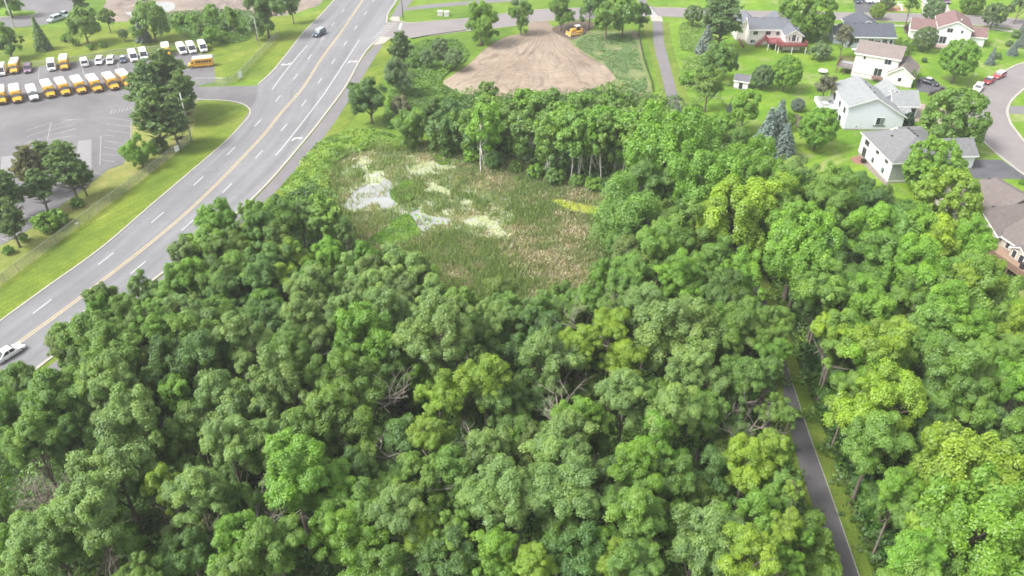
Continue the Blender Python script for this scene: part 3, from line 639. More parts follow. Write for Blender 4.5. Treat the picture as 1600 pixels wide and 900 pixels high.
def tree(px, py, r, tone='G', kind='wood', hc=None, label=None, group=None, hf=None, vs=1.0, flat=1.0):
    """crown centre seen at (px, py) with radius r in photo pixels; hc = height of the crown centre in metres"""
    r *= RS.get(kind, 1); R = (r*1.14 if kind == 'pine' else r)*.1; r = r*1.14 if kind == 'pine' else r
    if hc is None and kind == 'wood': hc = 9.3+{'L': 1.3, 'B': .8, 'Y': .9, 'D': -2.0}.get(tone, 0)+rnd.uniform(-1.8, 1.8)
    for _ in range(8):
        h = hc if hc is not None else (HC[kind] if HC[kind] else (hf or HF[kind])*R)
        p = G(px, py, h); R = r*depth(p)/F
    if py > 250:
        q = min(PATHC, key=lambda c: (c[0]-p[0])**2+(c[1]-p[1])**2); dd = math.hypot(p[0]-q[0], p[1]-q[1])
        if dd < 3.4: pm = [(a[0]+b[0])/2 for a, b in zip(PL, PR)]; s_ = (3.4+(dd if (px > np.interp(py, [a[1] for a in PL], pm)) != (p[0] > q[0]) else -dd))*(1 if px > np.interp(py, [a[1] for a in PL], pm) else -1); p = (p[0]+s_, p[1], p[2])
    cm, tm = PROTO[kind][rnd.randrange(len(PROTO[kind]))]
    t = empty(KN[kind], (p[0], p[1], 0), rnd.uniform(0, 6.28), label=label, cat=KC.get(kind, 'tree'), group=group)
    c = link(bpy.data.objects.new('crown', cm), t); c.location = (0, 0, h); c.scale = (R, R*rnd.uniform(.92, 1.08), R*vs*rnd.uniform(.95, 1.1))
    k = link(bpy.data.objects.new('trunk', tm), t); k.location = (0, 0, h); k.scale = (R, R, h)
    if kind in ('wood', 'aspen', 'poplar', 'feather'): k.scale = (R, R, h); 
    a = TONE[tone]; f = rnd.uniform(.9, 1.12)*(GAIN[0] if 'GAIN' in globals() else 1); g = rnd.uniform(-.008, .008)
    c.color = (max(.01, a[0]*f+g), a[1]*f, max(.008, a[2]*f-g*.5), 1)
    t['_px'] = px; t['_py'] = py; t['_tone'] = tone
    TREES.append(t); return t
# trunk meshes have limbs at unit lobe height; scale z=h would stretch them, so split: rebuild heights
for kind, lst in PROTO.items():
    hfk = {'wood': 2.7, 'feather': 1.9, 'far': 1.7, 'poplar': 2.4, 'aspen': 3.2}.get(kind, HF.get(kind, 1.5))
    for cm, tm in lst:
        n = len(tm.vertices); co = np.empty(n*3, np.float32); tm.vertices.foreach_get('co', co); co = co.reshape(-1, 3)
        up_ = co[:, 2] > 0; co[up_, 2] /= hfk; co[~up_, 2] *= np.where(co[~up_, 2] < -.999, 1.02, 1.0)
        tm.vertices.foreach_set('co', co.ravel()); tm.update()
ORD = ['first', 'second', 'third', 'fourth', 'fifth', 'sixth', 'seventh', 'eighth', 'ninth', 'tenth', 'eleventh', 'twelfth', 'thirteenth', 'fourteenth', 'fifteenth', 'sixteenth', 'seventeenth', 'eighteenth', 'nineteenth', 'twentieth', 'twenty-first', 'twenty-second', 'twenty-third', 'twenty-fourth', 'twenty-fifth', 'twenty-sixth', 'twenty-seventh', 'twenty-eighth', 'twenty-ninth', 'thirtieth']+['thirty-'+q for q in ('first', 'second', 'third', 'fourth', 'fifth', 'sixth', 'seventh', 'eighth', 'ninth')]+['fortieth']+['forty-'+q for q in ('first', 'second', 'third', 'fourth', 'fifth', 'sixth')]
def label_rows(ts, rowh, fmt, group, y0=None, noun='tree'):
    """give every tree of a stand its own label: its look, then its place in its row, counted from the left"""
    ts = sorted(ts, key=lambda t: -t['_py']); rows = []; y0 = 905
    for t in ts:
        r = int((y0-t['_py'])//rowh); t['_row'] = r
    keys = sorted(set(t['_row'] for t in ts))
    for ri, kx in enumerate(keys):
        row = sorted([t for t in ts if t['_row'] == kx], key=lambda t: t['_px'])
        for i, t in enumerate(row):
            t['label'] = fmt.format(tone=TONE_WORD[t['_tone']], n=ORD[i], row=ORD[ri], size=t.get('_size', '')); t['group'] = group
def pip(x, y, poly):
    x = np.asarray(x); y = np.asarray(y); ins = np.zeros(x.shape, bool); j = len(poly)-1
    for i in range(len(poly)):
        xi, yi = poly[i]; xj, yj = poly[j]
        ins ^= ((yi > y) != (yj > y)) & (x < (xj-xi)*(y-yi)/(yj-yi+1e-12)+xi); j = i
    return ins

NEAR = """155 548 50 G;235 500 40 B;200 490 38 G;287 500 52 L;225 517 32 L;295 545 46 G;240 560 20 Y;175 565 45 G;337 482 32 G;385 537 36 L;337 575 48 D;262 592 46 D;280 624 30 B;175 602 40 L;90 632 44 G;25 662 42 G;195 637 46 L;215 664 46 L;337 650 50 L;
482 502 44 L;425 505 38 D;570 545 48 B;612 480 46 L;675 532 52 L;712 492 42 L;550 465 40 L;762 482 34 L;790 528 42 D;450 555 36 G;437 605 46 L;540 605 50 G;537 655 48 G;617 590 42 D;687 632 36 Y;757 605 40 Y;412 642 36 G;787 642 38 D;
832 478 36 G;955 470 34 G;1012 465 46 L;1055 485 30 G;960 510 36 Y;1057 550 62 L;905 545 32 Y;975 572 34 Y;862 582 46 L;832 532 42 D;1127 530 26 B;1162 537 38 G;1162 487 40 G;975 627 40 L;900 664 36 B;825 628 42 D;1050 652 42 L;1100 657 40 G;1162 602 36 G;1087 592 40 L;
1207 510 34 G;1206 556 26 B;1233 655 15 G;1243 768 17 Y;1254 838 17 B;1226 715 18 B;1200 590 24 G;1206 640 22 G;52 690 40 G;182 737 56 L;200 690 42 L;257 767 32 Y;287 697 38 G;362 708 42 L;312 782 44 L;150 817 56 L;87 852 52 L;50 892 46 L;375 864 44 B;300 872 40 D;225 895 32 G;5 850 24 B;
425 714 42 L;487 697 46 G;462 757 62 B;512 782 46 B;562 702 40 G;550 752 36 D;562 797 36 G;625 807 42 L;625 707 44 D;645 757 36 G;675 689 32 Y;712 764 46 G;770 722 42 L;775 784 52 L;537 857 56 B;432 864 42 G;650 847 32 Y;700 832 30 G;700 877 46 D;775 877 42 B;
887 697 46 L;862 740 50 L;890 777 52 L;807 790 42 L;1000 744 42 B;1050 759 40 G;987 822 50 G;955 752 36 D;1112 752 42 D;1162 740 44 Y;1087 850 54 L;1162 827 46 B;1162 884 46 Y;900 877 50 D;960 884 32 Y;832 884 32 Y;1025 697 40 B;1206 707 26 Y;1214 775 32 G;1224 830 28 Y;1220 880 30 B;990 900 40 G;600 900 45 G;380 912 45 G"""
RIGHT = """1275 482 36 D;1340 482 42 B;1278 522 30 Y;1307 532 42 G;1355 505 42 B;1375 555 46 Y;1360 590 50 B;1365 645 58 Y;1417 472 38 G;1450 537 50 G;1475 505 42 B;1525 487 58 G;1522 540 38 B;1482 590 46 G;1525 605 42 G;1450 612 42 D;1590 535 38 Y;1590 600 42 B;1562 562 34 G;1500 650 46 G;1362 702 50 G;1375 775 34 B;1362 822 30 G;1500 755 84 Y poplar;1515 850 92 B poplar;1425 885 45 B;1587 700 42 G;1592 785 46 B;1600 870 50 Y;1440 680 36 D;1320 620 30 G;1395 845 34 Y;1325 560 32 D;1420 930 50 G"""
MID = """1045 256 66 B poplar;1100 300 56 B poplar;1150 274 42 B poplar;1188 285 32 G;1072 368 46 G;1150 345 64 Y poplar;1198 400 58 B poplar;1118 425 40 G;1062 437 34 B;975 440 36 G;1030 400 38 G;975 350 52 G feather;1234 282 26 L;1228 300 30 B;1262 306 26 D;1295 298 34 G;1300 327 40 G;1340 302 24 D;1350 342 36 D;1220 325 40 Y;1237 377 42 B;1220 402 44 B;1287 377 36 G;1362 377 44 B;1388 388 44 G;1425 377 40 B;1450 402 50 Y;1500 397 40 B;1527 442 34 Y;1425 432 44 B;1362 427 42 G;1287 422 42 D;1240 455 40 G;1110 440 36 G;1500 450 44 G;1320 460 34 D;1125 470 36 D;1015 300 34 D;1205 345 34 G;1160 440 36 B"""
POND = """345 345 34 B;325 385 38 G;372 362 24 D;275 440 30 G;312 432 34 B;375 430 36 G;498 332 40 G willow;432 342 38 G;540 350 16 D;420 393 42 D;462 395 26 Y;442 428 26 Y;508 392 26 B;550 424 38 L;622 425 42 L;662 418 28 G;725 475 32 G;487 450 38 L;412 452 38 D;352 456 34 D;255 476 28 G;785 480 30 G;850 484 30 L;900 478 30 G;395 322 20 G;585 452 34 L;672 465 36 L"""
ASPEN = """690 196 28 D;728 196 32 G;760 174 32 G;792 185 36 G;822 160 30 B;828 198 36 G;852 168 34 G;876 195 36 B;905 170 32 G;932 195 34 B;960 165 33 G;985 190 34 G;1010 205 34 B;1040 195 34 G;1066 205 30 G;750 205 30 D;870 230 26 D;1020 175 28 G;706 172 22 D"""
GAIN = [1.0]
def read(s, default='wood', dy=0, rk=1.0, top=None, **k):
    out = []
    for q in s.replace('\n', '').split(';'):
        a = q.split(); a[2] = float(a[2])*rk; a[1] = float(a[1])+dy
        if top and a[1] < top: a[1] += (top-a[1])*.5; a[2] *= .85
        out.append(tree(float(a[0]), float(a[1]), float(a[2]), a[3], a[4] if len(a) > 4 else default, **k))
    return out
GAIN[0] = 1.10
label_rows(read(NEAR, top=525), 62, '{tone} tree, {n} from left in {row} row up from the bottom edge', 'trees of the near woods')
GAIN[0] = 1.22  # leaf colours raised over the near woods to paint in haze and vignette
label_rows(read(RIGHT), 70, '{tone} tree right of bike path, {n} from left in {row} row up', 'trees right of the bike path')
label_rows(read(MID), 52, '{tone} tree from pond to houses, {n} from left in {row} row up', 'trees between the pond and the houses')
label_rows(read(POND, rk=.9, dy=10, hc=6.5), 48, '{tone} tree by pond and road, {n} from left in {row} row up', 'trees between the pond and the main road')
for i, (x, y) in enumerate([(856, 216), (874, 203), (893, 212), (908, 205), (926, 217), (938, 204), (946, 214), (966, 202), (973, 218), (994, 207), (1012, 216), (752, 196)]):
    t_ = tree(x, y, 23+i % 3*3, 'GB'[i % 2], 'aspen', hc=8.6+i % 4*.6, vs=1.1, label='pale-trunked aspen at the front edge of the grove above the pond, %s from left' % ORD[i+1 if i < 11 else 0], group='front aspens')
    t_.rotation_euler = (rnd.uniform(-.09, .09), rnd.uniform(-.16, .16), t_.rotation_euler.z)
GAIN[0] = 1.12
for i, (x, y) in enumerate([(700, 236), (740, 244), (772, 252), (806, 262), (836, 270), (868, 278), (900, 284), (930, 290), (962, 294), (985, 290)]):
    tree(x, y, 12+i % 3*3, 'GBD'[i % 3], 'shrub', label='low shrub at the foot of the aspen grove beside the marsh, %s from left' % ORD[i], group='grove edge shrubs')
label_rows(read(ASPEN, 'aspen', dy=11, rk=.9, hc=5.0, vs=1.0), 45, '{tone} aspen in grove behind pond, {n} from left in {row} row up', 'aspens behind the pond')
# ------------------------------------------------------------------ single trees and shrubs, each with its own label
T = tree
g_ = 'garden trees'
T(1460, 262, 46, 'B', 'maple', hf=1.05, label='bright round maple partly hiding the white grey-roofed house, the rear of the pair')
T(1477, 318, 54, 'Y', 'maple', hf=1.1, label='big bright dense maple left of the brown-roofed tan house, front of the pair')
T(1492, 188, 50, 'G', 'maple', hf=1.0, label='wide deep green maple on the lawn inside the bend of the street')
T(1500, 91, 31, 'B', 'maple', hf=1.35, label='bright round maple on the lawn between the black car and the spruces')
T(1262, 18, 46, 'B', 'maple', hf=.95, label='wide spreading maple beside the street behind the red deck')
T(1280, 199, 31, 'B', 'maple', hf=1.3, label='tall bright maple left of the pale blue house')
T(1230, 112, 26, 'B', 'maple', hf=1.3, label='bright green lawn tree right of the round dark one by the shed')
T(1193, 119, 19, 'P', 'maple', hf=1.15, label='round deep green tree right of the garden shed')
T(1164, 170, 27, 'B', 'far', hc=6, label='bright vase shaped tree in front of the garden shed')
T(1129, 199, 23, 'B', 'far', hc=4, label='round feathery tree at the edge of the lawn above the big poplars')
T(1107, 134, 26, 'G', 'far', hc=6.5, label='airy tree with a bare leaning trunk between path and shed')
T(1073, 124, 12, 'B', 'shrub', label='small bright shrub just right of the bike path')
T(1086, 170, 10, 'B', 'shrub', label='small shrub at the foot of the path where the woods close in')
T(1124, 94, 28, 'G', 'far', hc=5.5, label='large soft green tree left of the shed and below the spruce')
T(1129, 28, 31, 'P', 'pine', label='tall drooping pine left of the house with the red deck')
T(1084, 22, 15, 'P', 'maple', label='small deep green tree beside the street right of the crossing')
T(1104, 66, 18, 'S', 'spruce', label='slim blue spruce below the tall pine')
T(1140, 172, 8, 'S', 'spruce', label='tiny blue spruce half hidden left of the vase shaped tree')
T(1198, 216, 27, 'S', 'spruce', label='tallest blue spruce on the lawn above the woods, left of its cluster', vs=1.15)
T(1213, 208, 29, 'S', 'spruce', label='broad blue spruce in the middle of the lawn cluster', vs=1.1)
T(1226, 226, 23, 'S', 'spruce', label='short blue spruce at the lower right of the lawn cluster')
T(1231, 187, 14, 'B', 'maple', label='slim bright tree between the blue spruces and the round blue shrub')
T(1247, 164, 11, 'S', 'maple', hf=1.0, label='round blue-grey weeping conifer at the top of the mulch bed')
T(1290, 134, 18, 'O', 'far', hf=1.2, label='dark olive tree left of the deck of the pale blue house')
T(1282, 81, 17, 'P', 'shrub', label='round dark shrub on the lawn below the wide maple')
T(1320, 57, 16, 'O', 'far', hf=1.5, label='thin yellowish tree in front of the dark-roofed house')
T(1372, 17, 12, 'Y', 'maple', hf=1.2, label='small yellow-green street tree behind the dark-roofed house')
T(1460, 15, 17, 'P', 'maple', hf=1.2, label='round dark street tree behind the maroon-roofed house')
T(1447, 60, 18, 'P', 'maple', hf=1.2, label='round dark tree in front of the maroon-roofed house')
T(1555, 22, 18, 'P', 'maple', hf=1.35, label='oval street tree on the verge right of the maroon-roofed house')
T(1387, 4, 12, 'P', 'maple', hf=1.0, label='dark round tree at the top edge beside the playground set')
T(1424, 6, 12, 'G', 'far', hf=1.0, label='grey-green shrubby tree at the top edge left of the white car')
T(1520, 2, 20, 'B', 'maple', hf=1.0, label='bright tree at the top edge right of the concrete driveway')
T(1596, 6, 16, 'P', 'far', hf=1.0, label='dark tree in the top right corner')
T(1578, 14, 7, 'R', 'shrub', label='small dark purple shrub near the top right corner')
T(1315, 47, 5, 'P', 'shrub', label='little shrub by the left corner of the dark-roofed house')
T(1549, 92, 9, 'S', 'spruce', label='young blue spruce nearest the parked red cars', vs=1.25)
T(1584, 77, 9, 'S', 'spruce', label='young blue spruce near the right edge of the lawn', vs=1.1)
T(1598, 48, 9, 'S', 'spruce', label='blue spruce at the right edge beside the footpath')
T(1599, 63, 10, 'S', 'spruce', label='blue spruce at the right edge below the other edge spruce')
T(1559, 88, 6, 'P', 'shrub', label='dark shrub touching the young blue spruce')
T(1577, 69, 6, 'P', 'shrub', label='clipped ball shrub on the right lawn')
T(1588, 55, 7, 'P', 'shrub', label='low spreading shrub near the right edge of the lawn')
T(1444, 94, 5, 'P', 'shrub', label='tiny shrub on the lawn right of the arborvitae row')
T(1468, 150, 13, 'R', 'shrub', label='dark purple shrub at the side of the black driveway')
T(1416, 190, 12, 'K', 'shrub', label='dark shrub against the right wall of the pale blue house', vs=1.4)
T(1418, 43, 5, 'R', 'shrub', label='dark red shrub at the back of the island bed')
T(1422, 49, 5, 'R', 'shrub', label='dark red shrub at the front of the island bed')
T(1376, 304, 9, 'O', 'far', hf=.8, label='grey twiggy bush alone on the lawn below the white house')
T(1253, 184, 3, 'R', 'shrub', label='small dark shrub in the middle of the mulch bed')
T(1596, 285, 5, 'B', 'shrub', label='small shrub behind the ridge of the brown-roofed house')
for i, (x, y) in enumerate([(1405, 70), (1411, 74), (1417, 70), (1422, 76), (1415, 80), (1427, 70)]):
    T(x, y, 5.5, 'G', 'cone', vs=1.15, label='%s column from the left in the arborvitae screen beside the brown-roofed house' % ORD[[0, 1, 3, 4, 2, 5][i]], group='arborvitae columns')
T(1425, 124, 8.5, 'G', 'cone', hf=1.5, label='single cone shaped arborvitae by the garage and the black car')
# around the dirt pad and the side street
T(752, 46, 27, 'B', 'wood', hc=4.5, label='bushy bright tree at the left corner of the graded earth')
T(814, 30, 18, 'G', 'wood', hc=4.5, label='tree at the left of the earth pad entrance')
T(877, 24, 20, 'G', 'wood', hc=4.5, label='tree right of the earth pad entrance, behind the bulldozer')
T(922, 14, 18, 'D', 'far', hc=6, label='dark tree left end of the clump behind the bulldozer')
T(948, 30, 24, 'G', 'far', hc=6, label='soft green tree in the middle of the clump behind the bulldozer')
T(975, 22, 26, 'G', 'far', hc=6.5, label='tallest soft green tree in the clump behind the bulldozer')
T(1000, 29, 14, 'D', 'wood', hc=5, label='narrow tree at the right end of the clump beside the bike path')
T(936, 3, 18, 'G', 'far', hc=6, label='tree at the top edge behind the clump by the side street')
T(805, 4, 6, 'P', 'shrub', label='small dark shrub at the top edge by the side street')
T(625, 76, 18, 'P', 'pine', label='dark pine at the corner of the two roads', hf=1.1)
T(578, 160, 30, 'D', 'wood', hc=5, label='round dark tree standing alone beside the trail')
T(628, 128, 24, 'P', 'wood', hc=4, label='dark bushy tree between the corner pine and the round dark tree')
T(627, 168, 17, 'O', 'far', hc=3.5, label='brownish half bare tree beside the round dark tree')
T(642, 209, 27, 'G', 'wood', hc=3.5, label='spreading green bush at the left end of the aspen grove')
T(680, 180, 20, 'D', 'wood', hc=4, label='dark tree at the far left corner of the aspen grove')
T(688, 78, 17, 'P', 'far', hc=3, label='dark bush, upper of those left of the earth pad')
T(708, 92, 17, 'P', 'far', hc=3, label='dark bush nearest the left edge of the earth pad')
T(668, 92, 13, 'P', 'far', hc=3, label='small dark bush left of the others beside the earth pad')
T(620, 105, 14, 'P', 'far', hc=3, label='bush directly below the corner pine')
T(645, 98, 12, 'G', 'shrub', label='low bush between the corner pine and the dark bushes')
T(762, 142, 15, 'G', 'far', hc=5, label='thin grey-green tree at the lower edge of the earth pad')
# along the lot and the far meadow
T(10, 66, 21, 'G', 'wood', hc=4.5, label='round green tree at the left edge above the white van')
T(63, 62, 17, 'P', 'spruce', vs=1.2, label='dark pointed spruce above the parked vans', hf=.95)
T(130, 42, 28, 'G', 'far', hc=5, label='spreading green tree in the meadow right of the dark spruce')
T(166, 27, 14, 'G', 'far', hc=4.5, label='smaller green tree right of the spreading meadow tree')
T(235, 32, 29, 'G', 'far', hc=6, label='tall green tree below the white puddle')
T(222, 50, 15, 'S', 'spruce', vs=1.2, label='blue-grey spruce behind the white buses', hf=1.0)
T(192, 54, 8, 'P', 'far', hc=2, label='slim dark young tree left of the blue-grey spruce')
T(125, 3, 16, 'P', 'wood', hc=4, label='dark tree at the top edge by the far parking lot')
T(12, 6, 19, 'B', 'wood', hc=4, label='bright tree in the top left corner')
T(103, 60, 8, 'B', 'shrub', label='low shrub left in the meadow below the spreading tree')
T(142, 74, 6, 'B', 'shrub', label='small bright shrub near the lot edge in the meadow')
T(160, 70, 6, 'G', 'shrub', label='small shrub right of the bright meadow shrub')
for i, (x, y, r, t) in enumerate([(282, 32, 11, 'B'), (300, 34, 11, 'B'), (330, 22, 13, 'B'), (312, 48, 12, 'G'), (328, 56, 12, 'B'), (345, 58, 11, 'G'), (352, 42, 10, 'D'), (318, 62, 8, 'B')]):
    T(x, y, r, t, 'shrub' if r < 12 else 'far', hc=None if r < 12 else 3, label='%s of the bushes in the hedge row above the white buses, from the left' % ORD[i], group='hedge row bushes')
T(363, 34, 14, 'G', 'wood', hc=3.5, label='small tree with a clear trunk right of the hedge row')
T(415, 27, 30, 'D', 'wood', hc=6, label='large dark tree beside the main road at the top')
T(398, 42, 14, 'P', 'far', hc=4, label='dark tree left half of the clump beside the main road')
T(455, 11, 15, 'D', 'wood', hc=5, label='dark tree at the top edge right of the large roadside tree')
pl = 'tall dark pine of the clump at the lot entrance, '
for x, y, r, s_ in [(232, 138, 30, 'leftmost'), (262, 122, 31, 'tallest'), (283, 150, 24, 'rightmost'), (240, 182, 30, 'lower left'), (268, 185, 27, 'lower right')]:
    T(x, y, r, 'P', 'pine', hf=1.7, label=pl+s_, group='pines at the lot entrance')
T(219, 243, 25, 'B', 'wood', hc=2.6, label='bright leafy bush below the tall pines by the fence')
T(246, 228, 16, 'D', 'shrub', label='dark bush under the pines beside the fence sign')
pl = 'thin pine with visible trunk between lot and fence, '
for x, y, r, s_ in [(46, 262, 24, 'upper left'), (72, 250, 22, 'top of the clump'), (104, 262, 28, 'right side'), (125, 274, 18, 'rightmost'), (60, 292, 22, 'middle of the clump'), (8, 300, 26, 'left edge'), (14, 345, 24, 'lowest left')]:
    T(x, y, r, 'O' if x == 46 else 'P', 'pine', hf=1.8, label=pl+s_, group='pines beside the fence')
T(72, 348, 20, 'B', 'shrub', label='bright bush at the foot of the thin pines, left of two')
T(92, 342, 16, 'G', 'shrub', label='green bush at the foot of the thin pines, right of two')
T(120, 318, 11, 'G', 'shrub', label='small bush at the foot of the rightmost thin pine')
T(35, 372, 9, 'G', 'shrub', label='low bush near the lot corner by the fence')
T(12, 392, 9, 'B', 'shrub', label='low bush at the left edge beside the lot')

# dead and half dead trees with bare crooked branches
def bare_tree(px, py, H, label, lean=0, name='dead_tree', seed=1, spread=.8, mat='dead', lv=2):
    rs = random.Random(seed); p = G(px, py, H*.75); t = empty(name, (p[0], p[1], 0), rs.uniform(0, 6), label=label, cat='dead tree', group='dead trees')
    mb = MB(); tw = MB()
    def grow(m, a, d, L, r, lv):
        pts = [a]; dd = d.copy()
        for k in range(4):
            dd = (dd+Vector((rs.uniform(-.3, .3), rs.uniform(-.3, .3), rs.uniform(-.18, .22)))).normalized(); pts.append(pts[-1]+dd*L/4)
        m.tube(pts, [r, r*.85, r*.7, r*.55, r*.35], 5)
        if lv > 0:
            for k in range(3 if lv > 1 else 4):
                b = pts[rs.choice([1, 2, 3, 4])]; nd = (dd*.6+Vector((rs.uniform(-1, 1), rs.uniform(-1, 1), rs.uniform(-.2, .6)))*spread).normalized()
                grow(tw if lv == 1 else mb, b, nd, L*rs.uniform(.5, .72), r*.5, lv-1)
    grow(mb, Vector((0, 0, -.2)), Vector((lean, 0, 1)).normalized(), H*.62, .20, 0)
    top = mb.v[-1]; base = Vector((top[0], top[1], top[2]-.1))
    for k in range(6): grow(mb, base-Vector((0, 0, rs.uniform(0, H*.12))), Vector((rs.uniform(-1, 1), rs.uniform(-1, 1), rs.uniform(.1, .9))).normalized(), H*rs.uniform(.2, .32), .085, lv)
    mb.add(tw.v, tw.f); mb.build('trunk', M[mat], t, smooth=True)
    return t
bare_tree(885, 500, 17, 'tall bare dead tree with antler-like branches in the middle of the woods', seed=3)
bare_tree(632, 632, 15, 'bleached dead tree with drooping crooked limbs over a dark gap', seed=5, spread=1.1)
bare_tree(728, 665, 14, 'bare tangled dead tree below the yellow-green crown', seed=8)
for k, (x, y, H, l) in enumerate([(50, 760, 11, 'large brown leafless tree at the left edge of the woods'), (22, 792, 10.5, 'second brown leafless tree at the left edge, lower one'), (95, 785, 10.5, 'third brown leafless tree, rightmost of the brown patch at the left edge'), (66, 735, 11, 'brown leafless tree at the top of the brown patch at the left edge')]):
    bare_tree(x, y, H, l, seed=30+k, spread=1.2, mat='brown', lv=3)
bare_tree(890, 612, 14.5, 'dead tree with level bare limbs right of the woods centre', seed=11)
bare_tree(437, 596, 15, 'grey dead crown in the woods below the pale trees', seed=13, mat='brown', lv=3)
bare_tree(405, 548, 15, 'small grey dead top poking out of the left woods', seed=14)
bare_tree(1165, 610, 12, 'thin bare white trunk leaning beside the bike path', lean=.3, seed=15)
bare_tree(675, 718, 13.5, 'small white dead branches left of the tangled dead tree', seed=16)
bare_tree(180, 862, 13, 'dead twiggy top in the lower left woods', seed=17, mat='brown', lv=3)
bare_tree(562, 595, 15, 'grey dead twigs between pale crowns left of the drooping dead tree', seed=18)
bare_tree(1176, 668, 11.5, 'pale dead brush close to the left side of the bike path', seed=21, lv=3)
bare_tree(440, 795, 13.5, 'grey dead branches beneath the large bright crown at lower left', seed=22)
mb = MB()
rs = random.Random(4); x0, y0, _ = G(985, 300)
for i in range(9):
    a = rs.uniform(-.5, .5); x = x0+rs.uniform(-2, 6); y = y0+rs.uniform(-3, 2); L = rs.uniform(2.5, 5); mb.tube([(x, y, 1.2), (x+L*.5, y+L*a*.5, 1.6+rs.uniform(-.4, .5)), (x+L, y+L*a, .8)], [.12, .09, .04], 5)
tag(mb.build('fallen_branches', M['dead']), 'pile of pale fallen branches at the right edge of the marsh', 'deadwood')

# understory filling the gaps (shorter, each its own tree), then uncountable ground growth
us = []; occ = [(t.location.x, t.location.y) for t in TREES]
UND = wpts([(60, 640), (235, 500), (345, 420), (430, 372), (505, 375), (560, 448), (680, 495), (780, 515), (900, 500), (985, 400), (1010, 300), (1100, 240), (1250, 300), (1400, 380), (1530, 440), (1560, 600), (1620, 930), (1400, 930), (1290, 700), (1200, 480), (1170, 520), (1230, 800), (1260, 930), (-10, 930), (-20, 700)])
xs = [a for a, b in UND]; ys = [b for a, b in UND]; tries = 0
pathw = wpts(PL+PR[::-1]); pathc = chain([((a[0]+b[0])/2, (a[1]+b[1])/2) for a, b in zip(PL, PR)])
def dpath(x, y): return min((x-a)**2+(y-b)**2 for a, b in pathc)**.5
while len(us) < 175 and tries < 6000:
    tries += 1; x = rnd.uniform(min(xs), max(xs)); y = rnd.uniform(min(ys), max(ys))
    if not pip([x], [y], UND)[0] or dpath(x, y) < 5.2: continue
    if min((x-a)**2+(y-b)**2 for a, b in occ) < 2.3**2: continue
    occ.append((x, y)); R = rnd.uniform(2.1, 3.2); h = rnd.uniform(4.0, 7.2); tone = rnd.choice('GGGBBL')
    cm, tm = PROTO['wood'][rnd.randrange(9)]; t = empty('understory_tree', (x, y, 0), rnd.uniform(0, 6), cat='tree')
    c = link(bpy.data.objects.new('crown', cm), t); c.location = (0, 0, h); c.scale = (R, R, R*1.1); c.color = (*[q*rnd.uniform(.85, 1.05) for q in TONE[tone]], 1)
    k = link(bpy.data.objects.new('trunk', tm), t); k.location = (0, 0, h); k.scale = (R, R, h)
    from_c = (y*math.cos(PITCH)-(h-CAMH)*math.sin(PITCH)); t['_px'] = CX+F*x/from_c; t['_py'] = CY-F*(y*math.sin(PITCH)+(h-CAMH)*math.cos(PITCH))/from_c; t['_tone'] = tone; us.append(t)
label_rows(us, 58, 'low {tone} gap tree, {n} from left in {row} row of gap trees', 'understory trees')
for t in TREES+us:
    for k in ('_px', '_py', '_tone', '_row'):
        if k in t: del t[k]

def vnoise(x, y, s, seed):
    r = np.random.default_rng(seed); g = r.random((64, 64)); u = x/s+1000.3; v = y/s+1000.7
    i = np.floor(u).astype(int); j = np.floor(v).astype(int); fu = u-i; fv = v-j; fu = fu*fu*(3-2*fu); fv = fv*fv*(3-2*fv); q = lambda a, b: g[a % 64, b % 64]
    return q(i, j)*(1-fu)*(1-fv)+q(i+1, j)*fu*(1-fv)+q(i, j+1)*(1-fu)*fv+q(i+1, j+1)*fu*fv
def fbm(x, y, s, seed): return (vnoise(x, y, s, seed)+.5*vnoise(x, y, s/2, seed+1)+.25*vnoise(x, y, s/4, seed+2))/1.75
def scatter(poly, n, seed, holes=()):
    r = np.random.default_rng(seed); P = np.array(poly); x = r.uniform(P[:, 0].min(), P[:, 0].max(), n); y = r.uniform(P[:, 1].min(), P[:, 1].max(), n); k = pip(x, y, poly)
    for h in holes: k &= ~pip(x, y, h)
    return x[k], y[k]
def mound_stuff(name, px, n, seed, h0, h1, leaf, cols, patch=3.0, thin=False, holes=(), label=None, cat='plants', clear=0, bump_s=1.6):
    """leafy ground growth: leaf faces over a lumpy surface h0..h1 metres high"""
    poly = catmull(wpts(px), 4, True); x, y = scatter(poly, n, seed, holes); r = np.random.default_rng(seed+1)
    if clear:
        pc = np.array(pathc); d = np.min(np.hypot(x[:, None]-pc[None, ::3, 0], y[:, None]-pc[None, ::3, 1]), 1); k = d > clear; x, y = x[k], y[k]
    if thin: kp = r.random(len(x)) < np.clip((fbm(x, y, 5, seed+9)-.36)*6, 0, 1); x, y = x[kp], y[kp]
    m = vnoise(x, y, bump_s, seed+2)*.6+vnoise(x, y, bump_s*.45, seed+3)*.4; lo = fbm(x, y, 7, seed+4); z = h0+(h1-h0)*m*(.4+1.0*lo)*r.uniform(.75, 1.05, len(x))
    e = .15; gx = (vnoise(x+e, y, bump_s, seed+2)-vnoise(x-e, y, bump_s, seed+2))/(2*e)*(h1-h0); gy = (vnoise(x, y+e, bump_s, seed+2)-vnoise(x, y-e, bump_s, seed+2))/(2*e)*(h1-h0)
    N = np.stack([-gx, -gy, np.ones_like(gx)], 1)+r.normal(0, .5, (len(x), 3)); C = np.stack([x, y, z], 1)
    cc = np.array(cols); t = np.clip((fbm(x, y, patch, seed+6)-.25)*2*(len(cc)-1)+r.normal(0, .3, len(x)), 0, len(cc)-1.001); i = t.astype(int); f = (t-i)[:, None]; col = (cc[i]*(1-f)+cc[i+1]*f)*r.uniform(.75, 1.25, (len(x), 1))
    me = quad_mesh(name, C, N, leaf, M['gleaf'], None, col, rs=r); return tag(link(bpy.data.objects.new(name, me)), label, cat, kind='stuff')
